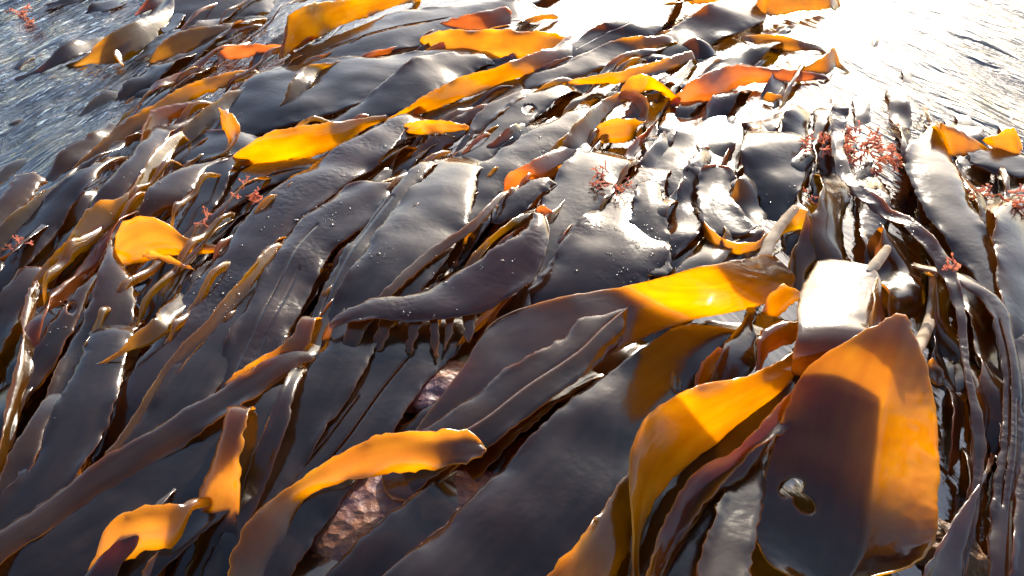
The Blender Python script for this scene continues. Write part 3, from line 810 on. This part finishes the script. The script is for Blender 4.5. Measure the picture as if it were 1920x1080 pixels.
B('smooth brown blade with a yellow slit cut by the right border', [(1862, 400, 1930, 385, 4.4, 12), (1868, 450, 1940, 450, 4.4, 15), (1875, 540, 1945, 540, 4.0, 15), (1890, 640, 1950, 640, 3.5, 10)], 'b', bulge=.01)
B('twisted ropy brown strap hanging down the right side', [(1560, 196, 1590, 204, 6, 10), (1560, 270, 1582, 276, 6.4, 5), (1582, 340, 1606, 338, 6.8, 0), (1640, 396, 1662, 386, 7.4, -10), (1692, 425, 1716, 415, 8, -10), (1752, 490, 1780, 485, 8, -15), (1790, 580, 1808, 575, 7, -10), (1808, 700, 1820, 698, 6, -5), (1826, 820, 1846, 818, 5, 0), (1822, 930, 1836, 930, 4, 0), (1800, 1040, 1818, 1040, 3, 0)], 'w', und=.008, ruf=.006, und_s=24)
B('dark ribbed strap against the right border', [(1808, 540, 1830, 532, 6, 5), (1850, 580, 1880, 570, 6, 0), (1878, 680, 1910, 676, 5.4, 0), (1880, 800, 1920, 800, 4.6, 0), (1862, 930, 1915, 930, 3.8, 0), (1850, 1090, 1905, 1095, 3, 0)], 'w', und=.006, bulge=.01)
B('pale wrinkled blade edge at the lower right corner', [(1896, 640, 1940, 640, 5, 0), (1900, 760, 1950, 760, 4.6, 0), (1908, 900, 1960, 900, 4.2, 0), (1890, 1100, 1960, 1100, 4, 0)], 'w', und=.006)
B('yellow scrap glowing in the dark hollow on the right', [(1744, 670, 1752, 674, 2.6, 40), (1742, 695, 1770, 700, 2.2, 60), (1746, 720, 1768, 724, 2, 60)], 'g')


# --- the three fronds with stalks in the right foreground, and the straps round them
def frond(label, blade_st, stipe_pts, rad, mat, holes=(), bulge=0.0, und=.003, nm=(None, None), cross=None):
    x, y, z = stipe_pts[-1]
    e = empty('kelp_frond', label, 'kelp frond', P(x, y, z / 100.0))
    bpy.context.view_layer.update()
    blade('blade', None, blade_st, MATS[mat], parent=e, holes=holes, bulge=bulge, und=und, n=nm[0], m=nm[1], tip=(0, 1), cross=cross, edge=.002, ruf=.0006, rag=.0007)
    stipe('stipe', stipe_pts, rad, K_STIPE, parent=e)
    return e


frond('huge kelp frond with a glowing yellow shoulder and straight pale stalk',
      [(1428, 478, 1452, 480, 6.0, 30), (1396, 488, 1492, 524, 4.2, 42), (1310, 502, 1440, 566, 4.0, 40), (1190, 534, 1272, 606, 4.6, 24), (1050, 560, 1160, 655, 4.6, 8), (930, 600, 1040, 715, 4.4, 4), (868, 690, 940, 800, 4.2, 3), (790, 790, 860, 870, 3.4, 3), (700, 900, 760, 960, 2.6, 3)],
      [(1494, 388, 8.5), (1470, 415, 8.0), (1445, 452, 7.2), (1432, 490, 6.4)], [.0075, .0085, .010, .010], 'g', bulge=.006)
dazzling = frond('frond with a dazzling white sunlit face and short pale stalk',
      [(1624, 500, 1642, 508, 10.55, -11.1), (1590, 492, 1652, 528, 10.8, -11.1), (1542, 488, 1650, 548, 11.2, -11.1), (1510, 530, 1644, 580, 11.8, -10.8), (1496, 575, 1640, 616, 12.3, -9), (1496, 622, 1650, 632, 12.7, -2), (1486, 672, 1656, 676, 10.9, 0), (1490, 740, 1640, 750, 3, 0)],
      [(1666, 462, 11.4), (1655, 478, 11.1), (1641, 496, 10.7), (1626, 514, 10.6)], [.006, .0075, .0085, .006], 'b', bulge=.016, und=.004)
blade('blade_flank', None, [(1644, 518, 1650, 528, 10.2, 50), (1636, 545, 1652, 578, 10.0, 60), (1630, 585, 1664, 626, 9.4, 50), (1626, 625, 1674, 670, 7.0, 48), (1620, 670, 1676, 720, 4, 40)], MATS['g'], parent=dazzling)  # lower end, hidden behind the tent frond, is extended to shade it
frond('tent shaped frond with a burning yellow right flank and bent stalk',
      [(1682, 588, 1700, 592, 15.40, 0), (1590, 638, 1728, 676, 14.20, 0), (1506, 700, 1746, 780, 11.20, 0), (1468, 785, 1749, 865, 7.90, 0), (1442, 870, 1744, 950, 4.80, 0), (1418, 965, 1738, 1020, 3.20, 0), (1390, 1080, 1722, 1120, 2.20, 0)],
      [(1750, 505, .6), (1751, 555, .9), (1744, 600, 1.4), (1724, 645, 2.4), (1690, 700, 4)], [.008, .0085, .0085, .010, .012], 'g',
      holes=[(1484, 914, 25, 17, -20), (1508, 944, 24, 14, 40)], bulge=1.0, und=.0005, nm=(110, 60), cross=((0, .06, .66, 1), (0, -.001, -.024, .026)))
B('great dark blade sweeping through the bottom centre', [(1268, 612, 1400, 650, 3.4, 14), (1150, 690, 1310, 730, 3.8, 8), (1050, 770, 1220, 840, 3.8, 4), (940, 880, 1150, 960, 3.4, 2), (830, 985, 1060, 1060, 3.0, 2), (690, 1110, 960, 1160, 2.6, 2)], 'd', bulge=.018, und=.010, und_s=4.5, slits=())
B('slit edged dark strap lying on the great dark blade', [(1172, 578, 1180, 582, 5.6, 8), (1095, 592, 1160, 640, 5.4, 6), (1048, 640, 1110, 690, 5.2, 4), (950, 692, 1010, 770, 5.0, 4), (890, 740, 930, 830, 4.6, 4), (800, 800, 850, 872, 4, 4)], 'b', bulge=.008)
B('golden rolled band with a torn silver end at the bottom', [(910, 830, 912, 862, 5.2, 6), (870, 816, 872, 870, 5.2, 10), (815, 814, 822, 876, 5.0, 30), (740, 815, 772, 882, 4.8, 44), (668, 834, 690, 894, 4.6, 46), (600, 876, 622, 908, 4.2, 46), (530, 925, 570, 938, 3.6, 46), (475, 970, 545, 1004, 3.0, 44), (440, 1040, 512, 1075, 2.4, 40), (425, 1110, 500, 1130, 2, 35)], 'g', bulge=.006, ext=(0, .06))
B('golden curl of blade bent into a loop at the lower left', [(350, 944, 360, 958, 7.0, 30), (325, 952, 330, 1020, 5.4, 50), (268, 952, 270, 1034, 4.8, 54), (215, 974, 232, 1056, 4.2, 54), (186, 1026, 200, 1085, 3.4, 50), (160, 1090, 185, 1120, 2.5, 45)], 'g', bulge=.012)
B('grey strip turned over inside the golden loop', [(262, 980, 268, 984, 6.6, 10), (235, 1000, 255, 1020, 6.6, 5), (190, 1045, 225, 1060, 5.8, 0), (150, 1095, 200, 1110, 5, 0)], 'd')
B('amber tip under the golden loop at the bottom edge', [(330, 1012, 334, 1022, 3.5, 30), (290, 1045, 312, 1066, 3.0, 50), (255, 1085, 290, 1110, 2.5, 50)], 'g')
B('upright strap half grey half orange in the lower left', [(424, 770, 464, 776, 9.6, 0), (410, 822, 456, 828, 9.2, 2), (392, 868, 452, 880, 8.0, 4), (372, 930, 450, 940, 5.4, 6), (362, 1000, 444, 1010, 3.2, 6), (352, 1100, 428, 1110, 1.4, 6)], 'g', bulge=.006)
B('pale blue grey square ended strap standing near the lower left', [(528, 734, 551, 738, 7.2, 5), (506, 790, 540, 795, 6.8, 4), (474, 865, 512, 875, 5.8, 2), (448, 950, 478, 960, 4.6, 0), (440, 1020, 452, 1022, 4, 0)], 'd')
B('brown tinted long strap crossing the dark lower left', [(520, 668, 545, 690, 6.4, 5), (420, 725, 450, 765, 6.2, 5), (310, 790, 335, 835, 6.0, 5), (200, 855, 215, 905, 5.8, 5), (90, 930, 100, 985, 5.4, 5), (-30, 1010, -20, 1070, 5, 5)], 'b', bulge=.005)
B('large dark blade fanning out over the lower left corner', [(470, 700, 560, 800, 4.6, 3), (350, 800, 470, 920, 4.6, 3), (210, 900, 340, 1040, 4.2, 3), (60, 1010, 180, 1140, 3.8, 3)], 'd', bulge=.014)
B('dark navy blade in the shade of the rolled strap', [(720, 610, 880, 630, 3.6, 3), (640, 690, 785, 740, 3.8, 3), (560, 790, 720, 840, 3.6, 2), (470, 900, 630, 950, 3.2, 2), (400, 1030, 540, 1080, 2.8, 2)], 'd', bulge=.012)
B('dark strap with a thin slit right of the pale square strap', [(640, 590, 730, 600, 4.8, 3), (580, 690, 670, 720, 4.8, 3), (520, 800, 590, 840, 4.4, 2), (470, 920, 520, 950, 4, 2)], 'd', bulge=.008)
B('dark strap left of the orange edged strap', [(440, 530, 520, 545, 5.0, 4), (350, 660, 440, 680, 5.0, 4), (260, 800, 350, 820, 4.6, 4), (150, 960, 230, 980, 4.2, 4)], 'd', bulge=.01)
B('shadowy blade at the far lower left', [(160, 640, 240, 650, 4.2, 6), (110, 760, 210, 780, 4.2, 6), (40, 890, 140, 910, 4, 5), (-40, 1000, 40, 1020, 3.6, 5)], 'd', bulge=.01)
B('glinting brown strap on the left border', [(60, 780, 90, 788, 5.4, 8), (28, 830, 72, 842, 5.2, 14), (5, 890, 50, 905, 4.4, 18), (-25, 950, 25, 960, 3.8, 15)], 'b')
B('brown fold of blade lit white at its top in the left centre', [(562, 594, 590, 600, 7.2, 5), (552, 622, 584, 634, 6.6, 14), (530, 648, 560, 668, 5.8, 30), (478, 676, 510, 695, 5.2, 30), (440, 702, 465, 716, 5, 20)], 'g')
B('big orange cone shaped fold in the right foreground', [(1514, 636, 1522, 654, 8.6, 20), (1470, 672, 1492, 706, 7.4, 45), (1395, 704, 1442, 752, 6.4, 55), (1300, 734, 1368, 812, 5.2, 58), (1232, 764, 1290, 872, 4.4, 58), (1200, 804, 1240, 930, 3.8, 58), (1186, 880, 1212, 985, 3.4, 58), (1181, 970, 1198, 1040, 3.2, 55), (1184, 1050, 1196, 1090, 3.0, 50), (1190, 1130, 1200, 1140, 3, 40)], 'g', bulge=.012, und=.002)
B('shaded brown band inside the orange cone', [(1530, 662, 1562, 690, 9.0, -8), (1424, 756, 1484, 790, 8.0, -18), (1322, 836, 1390, 874, 6.6, -20), (1226, 932, 1296, 988, 5.2, -20), (1194, 1010, 1238, 1066, 4.4, -20), (1190, 1110, 1220, 1140, 4, -15)], 'b', slits=())
B('beige grey strap standing between the cone and the tent frond', [(1454, 790, 1462, 800, 3.0, 0), (1394, 850, 1440, 862, 3.8, 2), (1354, 930, 1428, 945, 4.8, 2), (1322, 1020, 1412, 1030, 5.8, 2), (1296, 1120, 1396, 1125, 6.6, 2)], 'b', bulge=.005, slits=(), und=.002, ext=(.02, .02))
B('amber rim strap left of the beige grey strap', [(1498, 718, 1504, 736, 8.0, 20), (1440, 784, 1454, 812, 7.0, 35), (1376, 846, 1402, 888, 5.6, 40), (1304, 886, 1332, 936, 4.6, 42), (1244, 986, 1276, 1028, 3.8, 40), (1204, 1080, 1244, 1110, 3.2, 35)], 'g', und=.002)
B('brown orange strap sliding out at the bottom right of centre', [(1196, 856, 1202, 870, 5.2, 10), (1140, 940, 1190, 970, 4.4, 26), (1075, 1020, 1165, 1060, 3.6, 30), (1010, 1100, 1110, 1140, 2.8, 30)], 'g', bulge=.006)
B('small yellow folded lobe beside the dazzling frond', [(1428, 582, 1432, 588, 6.6, 35), (1444, 550, 1458, 592, 6.4, 52), (1474, 536, 1486, 572, 6.8, 52), (1502, 548, 1504, 554, 7.2, 30)], 'g')
B('yellow rimmed curl in front of the dazzling frond', [(1420, 680, 1428, 690, 6.0, 40), (1424, 634, 1446, 660, 6.2, 45), (1450, 604, 1478, 645, 6.4, 30), (1502, 598, 1492, 640, 6.6, 12)], 'g', bulge=.008)
B('grey leaf half hidden left of the yellow rimmed curl', [(1395, 600, 1410, 608, 5.4, 10), (1352, 660, 1420, 665, 5.4, 15), (1330, 710, 1390, 716, 4.8, 15), (1310, 740, 1330, 745, 4.4, 10)], 'd')
B('small yellow lobe under the huge frond', [(1300, 728, 1304, 736, 4.0, 40), (1318, 684, 1332, 716, 4.2, 55), (1338, 662, 1350, 686, 4.4, 52), (1358, 650, 1360, 655, 4.6, 30)], 'g')
B('upright amber edge left of the yellow lobe', [(1262, 620, 1284, 624, 5.4, 0), (1262, 670, 1284, 676, 4.2, 10), (1262, 735, 1280, 740, 3.6, 10)], 'g')
B('furry brown lump edge blade in the lower right', [(1836, 905, 1842, 910, 4, 10), (1806, 950, 1826, 960, 4, 20), (1760, 1020, 1812, 1040, 3.4, 20), (1720, 1100, 1800, 1110, 3, 20)], 'w')
B('dark filler blade added in the shaded hollow under the orange cone', [(1420, 760, 1500, 800, 2.6, 4), (1300, 880, 1420, 920, 2.4, 2), (1220, 1000, 1340, 1040, 2.2, 2), (1160, 1120, 1300, 1140, 2, 2)], 'd', ext=(0, 0))  # added filler: darkens the gap where bright water showed through


# ------------------------------------------------------------------ the lower layer of straps
FLOW = [(100, 250, 35), (300, 100, 32), (700, 100, 22), (1000, 60, 15), (1300, 100, 12), (600, 250, 25), (900, 200, 28), (250, 450, 50),
        (100, 700, 62), (300, 800, 50), (500, 600, 55), (700, 450, 50), (900, 350, 42), (1100, 400, 60), (1200, 300, 50), (1300, 300, 75),
        (1500, 350, 92), (1750, 300, 110), (1850, 700, 98), (1800, 500, 105), (500, 900, 42), (800, 800, 38), (1000, 900, 45), (1200, 950, 55),
        (1500, 900, 85), (1100, 650, 30), (1300, 600, 30), (30, 1000, 60), (1700, 700, 92)]


def flow(x, y):
    sx = sy = 0
    for fx, fy, a in FLOW:
        wgt = 1 / ((x - fx) ** 2 + (y - fy) ** 2 + 2500) ** 1.5
        sx += wgt * -math.cos(math.radians(a)); sy += wgt * math.sin(math.radians(a))
    l = math.hypot(sx, sy)
    return sx / l, sy / l


def in_kelp(x, y):
    if y < 420 and x < 330 - (y - 0) * 0.72 + 60: return False
    if x > 1500 and y < 200 + (x - 1560) * 0.20: return False
    if x > 1380 and y < 60: return False
    return True


def filler(x, y, z, length, width, mat, rng, label, group, roll=0, und=.006, bias=None):
    ds = 26
    pts = [(x, y)]
    for sgn in (-1, 1):
        px, py = x, y
        acc = 0
        while acc < length / 2:
            dx, dy = flow(px, py)
            q0 = P(px, py, z)
            px += sgn * dx * ds; py += sgn * dy * ds
            if py < -60: break
            acc += np.linalg.norm(P(px, py, z) - q0)
            if sgn < 0: pts.insert(0, (px, py))
            else: pts.append((px, py))
    if len(pts) < 3: return None
    if z > -.03 and any(1180 < a < 1750 and 660 < c_ for a, c_ in pts): return None
    if width < .025 and any(1130 < a < 1700 and 440 < c_ < 660 for a, c_ in pts): return None
    c = [P(a, b, z) for a, b in pts]
    rows = []
    n = len(c)
    ph, fq = rng.random() * 6.28, 1.5 + 2.5 * rng.random()
    for i in range(n):
        t = c[min(i + 1, n - 1)] - c[max(i - 1, 0)]
        t /= np.linalg.norm(t)
        side = np.cross((0, 0, 1), t)
        if side[1] < 0: side = -side            # A = far side
        u = i / (n - 1)
        hw = width / 2 * (min(1, 0.5 + 2.6 * u) * min(1, 0.25 + 3.2 * (1 - u)))
        rl = math.radians(roll * math.sin(ph + fq * 3.1 * u) + roll * .35) if bias is None else math.radians(bias + 14 * math.sin(ph + fq * 3 * u))
        zo = 0.008 * math.sin(ph * 2 + fq * 4 * u) - 0.026 * max(0, abs(2 * u - 1) - .55) / .45
        off = side * math.cos(rl) + np.array((0, 0, 1)) * math.sin(rl)
        cc = c[i] + np.array((0, 0, zo)) + side * (0.10 * width * math.sin(ph + 5 * u))
        rows.append(np.concatenate([cc + off * hw, cc - off * hw]))
    SEED[0] += 1
    g, uv, cut = blade_grid(rows, max(20, int(length / 0.008)), max(7, int(width / 0.007)), seed=SEED[0], und=und, ruf=.003, bulge=.004)
    vs, fs, us = shell(g, .0017, (), uv, cut)
    o = mesh_obj('kelp_strap', vs, fs, mat, uvs=us)
    tag(o, label, 'kelp strap', group)
    ALL.append(o)
    return o


rng = random.Random(11)
pts_done = []
cnt = 0
for layer, (num, zlo, zhi) in enumerate(((60, -4.5, -2), (70, -1.6, .4), (70, .2, 1.9))):
    k = 0
    tries = 0
    mind = 72
    done = []
    while k < num and tries < 4000:
        tries += 1
        x, y = rng.uniform(-40, 1960), rng.uniform(-20, 1120)
        if not in_kelp(x, y): continue
        dens = 1.0
        if any((x - a) ** 2 + (y - b) ** 2 < mind ** 2 * (0.45 + 1.0 * max(0, y) / 1080) ** 2 for a, b in done): continue
        done.append((x, y))
        z = rng.uniform(zlo, zhi) / 100
        if x > 1640 and y > 480: z -= 0.055
        elif y > 500: z -= 0.002
        L_ = rng.uniform(.40, .80)
        W_ = rng.uniform(.028, .062) * (1.45 if y > 440 and x < 1150 else 1)
        mat = rng.choice([K_DARK, K_DARK, K_BROWN, K_BROWN, K_OLIVE]) if layer else rng.choice([K_DARK, K_DARK, K_BROWN])
        lab, grp = (('dark brown kelp strap in the lowest layer under the heap', 'kelp straps deep under the heap'),
                    ('brown kelp strap awash in the middle of the heap', 'kelp straps awash inside the heap'),
                    ('brown kelp strap half buried beneath the large blades', 'kelp straps just beneath the large blades'))[layer]
        if filler(x, y, z, L_, W_, mat, rng, lab, grp, roll=(14, 26, 34)[layer] * (.45 if y > 440 else 1)) is None: continue
        k += 1

# slim ribbons, twisted on edge, that thread between the larger blades
k = 0
done = []
while k < 60:
    x, y = rng.uniform(-20, 1940), rng.uniform(-10, 1000)
    if not in_kelp(x, y) or (y > 520): continue
    if x > 1180 and y < 520 and rng.random() < .7: continue
    if any((x - a) ** 2 + (y - b) ** 2 < 55 ** 2 for a, b in done): continue
    done.append((x, y))
    z = rng.uniform(.018, .034) + (.012 if y > 380 else 0) + (.008 if y > 550 else 0)
    if x > 1640 and y > 480: z -= .05
    filler(x, y, z, rng.uniform(.22, .50), rng.uniform(.008, .022), rng.choice([K_GOLD, K_OLIVE, K_BROWN, K_RED, K_DARK]), rng,
           'slim twisted kelp ribbon threading between the larger blades', 'slim kelp ribbons between the blades', roll=58, und=.004)
    k += 1

# wide straps heaped on the right, towards the glare
k = 0
done = []
while k < 26:
    x, y = rng.uniform(1190, 1900), rng.uniform(90, 620)
    if not in_kelp(x, y) or (x < 1660 and y > 430): continue
    if any((x - a) ** 2 + (y - b) ** 2 < 75 ** 2 for a, b in done): continue
    done.append((x, y))
    z = rng.uniform(.004, .022) + (.008 if y > 350 else 0)
    if filler(x, y, z, rng.uniform(.22, .5), rng.uniform(.035, .075), rng.choice([K_BROWN, K_OLIVE, K_DARK, K_WRINK]), rng,
           'wet kelp strap heaped on the right towards the sun glare', 'kelp straps heaped on the right', roll=30, und=.008) is None: continue
    k += 1
k = 0
while k < 22:
    x, y = rng.uniform(1740, 1900), rng.uniform(560, 1080)
    if filler(x, y, rng.uniform(-.02, .012), rng.uniform(.25, .5), rng.uniform(.012, .04), rng.choice([K_BROWN, K_DARK, K_DARK, K_WRINK]), rng,
           'dark wet strap hanging in the hollow by the right border', 'dark straps hanging in the right hollow', roll=40, und=.006) is None: continue
    k += 1

# straps drifting just under the surface of the open water
for (x, y, L_, W_) in ((60, 300, .5, .03), (150, 230, .45, .035), (230, 195, .5, .03), (95, 190, .35, .022), (250, 270, .4, .04), (40, 380, .4, .04), (170, 330, .4, .03), (330, 140, .4, .035), (60, 110, .3, .02)):
    filler(x, y, rng.uniform(-.012, -.001), L_, W_, rng.choice([K_BROWN, K_DARK, K_OLIVE]), rng, 'dark kelp strap drifting just under the blue water on the left', 'straps drifting under the left water', roll=12, und=.004)
for (x, y, L_, W_) in ((1640, 80, .25, .02), (1700, 150, .25, .025), (1800, 215, .3, .03), (1480, 45, .3, .04)):
    filler(x, y, rng.uniform(-.010, -.002), L_, W_, K_DARK, rng, 'dark kelp strap awash in the glittering water on the right', 'straps awash in the glittering water', roll=10, und=.004)

# thin amber blades standing on edge between the dark ones
k = 0
done = []
while k < 34:
    x, y = rng.uniform(60, 1180), rng.uniform(230, 640)
    if not in_kelp(x, y): continue
    if any((x - a) ** 2 + (y - b) ** 2 < 80 ** 2 for a, b in done): continue
    done.append((x, y))
    z = rng.uniform(.040, .056) - (.02 if y < 330 else 0)
    filler(x, y, z, rng.uniform(.10, .24), rng.uniform(.007, .014), rng.choice([K_GOLD, K_GOLD, K_RED, K_OLIVE]), rng,
           'thin amber kelp ribbon standing on edge between dark blades', 'thin amber ribbons between the dark blades', bias=52, und=.003)
    k += 1


# ------------------------------------------------------------------ rocks, red weed
rock('rock', 'purple crusted rock showing below the golden rolled band', 755, 975, -.6, .135, .120, .032, CRUST, 2)
rock('rock', 'purple crusted rock glimpsed between dark blades in the centre', 822, 728, 2.0, .06, .05, .018, CRUST, 7)
rock('rock', 'brown furry rock lump in the lower right hollow', 1765, 1060, -2.0, .05, .06, .045, BROWNWEED, 5)


def red_tuft(label, spots, n, size, spread, seed, zc):
    """a branched tuft: forked flat branches growing out of one foot, each main branch a part"""
    rng = random.Random(seed)
    foot = Vector(P(*spots, zc / 100))
    e = empty('red_seaweed', label, 'red seaweed', foot)
    bpy.context.view_layer.update()

    def strip(vs, fs, p, d, ln, wd, depth):
        d = d.normalized()
        side = d.cross(Vector((rng.uniform(-1, 1), rng.uniform(-1, 1), rng.uniform(.2, 1)))).normalized()
        nn = side.cross(d).normalized()
        prev = None
        q = p.copy()
        for s in range(4):
            f = 0.8 + 0.3 * s / 3
            ring = []
            for k in range(6):
                a = 2 * math.pi * k / 6
                vs.append(tuple(q + side * math.cos(a) * wd * f + nn * math.sin(a) * wd * .38 * f))
                ring.append(len(vs) - 1)
            if prev:
                for k in range(6):
                    fs.append((prev[k], prev[(k + 1) % 6], ring[(k + 1) % 6], ring[k]))
            prev = ring
            if s < 3:
                q = q + d * ln / 3 + Vector((rng.uniform(-1, 1), rng.uniform(-1, 1), rng.uniform(-1, 1))) * ln * .05
        vs.append(tuple(q + d * wd)); t = len(vs) - 1
        for k in range(6):
            fs.append((prev[k], prev[(k + 1) % 6], t))
        if depth > 0:
            for sg in (-1, 1):
                nd = d + side * sg * rng.uniform(.4, .9) + nn * rng.uniform(-.4, .4) + Vector((0, 0, -.1))
                strip(vs, fs, q, nd, ln * rng.uniform(.6, .85), wd * .82, depth - 1)
    for _ in range(n):
        a = rng.uniform(0, 6.28)
        r = spread * math.sqrt(rng.random())
        p = foot + Vector((math.cos(a) * r, math.sin(a) * r * 1.2, rng.uniform(-.012, .016)))
        vs, fs = [], []
        strip(vs, fs, p, Vector((math.cos(a) * .8 + rng.uniform(-.7, .7), math.sin(a) * .8 + rng.uniform(-.7, .7), rng.uniform(-.25, .4))), size * .8 * rng.uniform(.6, 1.1), size * .17, 3)
        keep_world(mesh_obj('branch', vs, fs, K_REDWEED), e)
    return e


red_tuft('largest bushy tuft of red seaweed behind the twisted strap', (1618, 280), 60, .015, .052, 1, 4.2)
red_tuft('ragged red seaweed tuft just left of the twisted strap', (1532, 275), 12, .014, .022, 2, 4.0)
red_tuft('curly red brown seaweed tuft beside the big right blade', (1868, 372), 22, .016, .032, 3, 5.0)
red_tuft('pink seaweed tuft on the grey blade in the middle', (1150, 350), 14, .013, .028, 4, 4.2)
red_tuft('red seaweed sprig on the dark blades left of the centre', (462, 375), 7, .014, .016, 5, 3.6)
red_tuft('single coral red forked sprig near the orange saddle', (388, 410), 2, .016, .002, 6, 5.2)
red_tuft('coral red sprig lying on the right side by the ropy strap', (1795, 512), 2, .018, .002, 7, 8.4)
red_tuft('pinkish seaweed tuft floating in the far upper left water', (30, 24), 6, .020, .03, 8, .4)
red_tuft('small pale seaweed sprig awash below the far upper left tuft', (70, 42), 3, .016, .012, 9, .2)
red_tuft('dull pink seaweed tuft on the left border blades', (40, 470), 5, .010, .012, 10, 3.4)
red_tuft('red sprig in the water left of the largest tuft', (1520, 372), 3, .010, .006, 11, 3.2)

# drops and bubbles of sea water left on the blades
bpy.context.view_layer.update()
dg = bpy.context.evaluated_depsgraph_get()
rb = random.Random(5)
clusters = [(1190, 470, 60, 70, 70), (1230, 430, 40, 60, 30), (400, 545, 60, 70, 40), (620, 400, 50, 30, 26), (700, 470, 60, 60, 22),
            (890, 500, 90, 40, 26), (480, 420, 80, 60, 20), (250, 380, 80, 80, 18), (1690, 420, 30, 40, 30), (1600, 320, 50, 60, 30),
            (800, 270, 120, 60, 24), (410, 910, 30, 20, 6), (110, 640, 80, 120, 14), (1500, 380, 90, 60, 22), (1000, 250, 120, 60, 20), (800, 600, 160, 30, 16)]
vs, fs = [], []
water_ok = {water.name, bed.name}
for cx, cy_, rx, ry, n in clusters:
    for _ in range(n):
        x, y = cx + rb.gauss(0, .5) * rx, cy_ + rb.gauss(0, .5) * ry
        d = Vector(ray(x, y)).normalized()
        hit, loc, nor, idx, ob, mt = S.ray_cast(dg, Vector(CAMP), d)
        if not hit or ob.name in water_ok: continue
        if nor.z < 0: nor = -nor
        r = 0.0012 + 0.0026 * rb.random() ** 3
        zq = nor.to_track_quat('Z', 'Y')
        base = len(vs)
        for i in range(4):
            th = math.pi / 2 * i / 3
            for k in range(8):
                ph = 2 * math.pi * k / 8
                v = Vector((math.cos(th) * math.cos(ph) * r * 1.15, math.cos(th) * math.sin(ph) * r * 1.15, math.sin(th) * r * .8))
                vs.append(tuple(loc + zq @ v))
        for i in range(3):
            for k in range(8):
                fs.append((base + i * 8 + k, base + i * 8 + (k + 1) % 8, base + (i + 1) * 8 + (k + 1) % 8, base + (i + 1) * 8 + k))
DROP, nt = nodes('water_drop')
fr = N_(nt, 'ShaderNodeFresnel'); fr.inputs[0].default_value = 1.34
gl = N_(nt, 'ShaderNodeBsdfGlossy'); gl.inputs['Roughness'].default_value = .18
tr = N_(nt, 'ShaderNodeBsdfTransparent'); tr.inputs[0].default_value = (.95, .95, .95, 1)
mx = N_(nt, 'ShaderNodeMixShader')
out = N_(nt, 'ShaderNodeOutputMaterial')
nt.links.new(fr.outputs[0], mx.inputs[0]); nt.links.new(tr.outputs[0], mx.inputs[1]); nt.links.new(gl.outputs[0], mx.inputs[2]); nt.links.new(mx.outputs[0], out.inputs[0])
drops = mesh_obj('water_drops', vs, fs, DROP)
tag(drops, 'clear water drops and bubbles scattered over the wet kelp blades', 'water drops', kind='stuff')
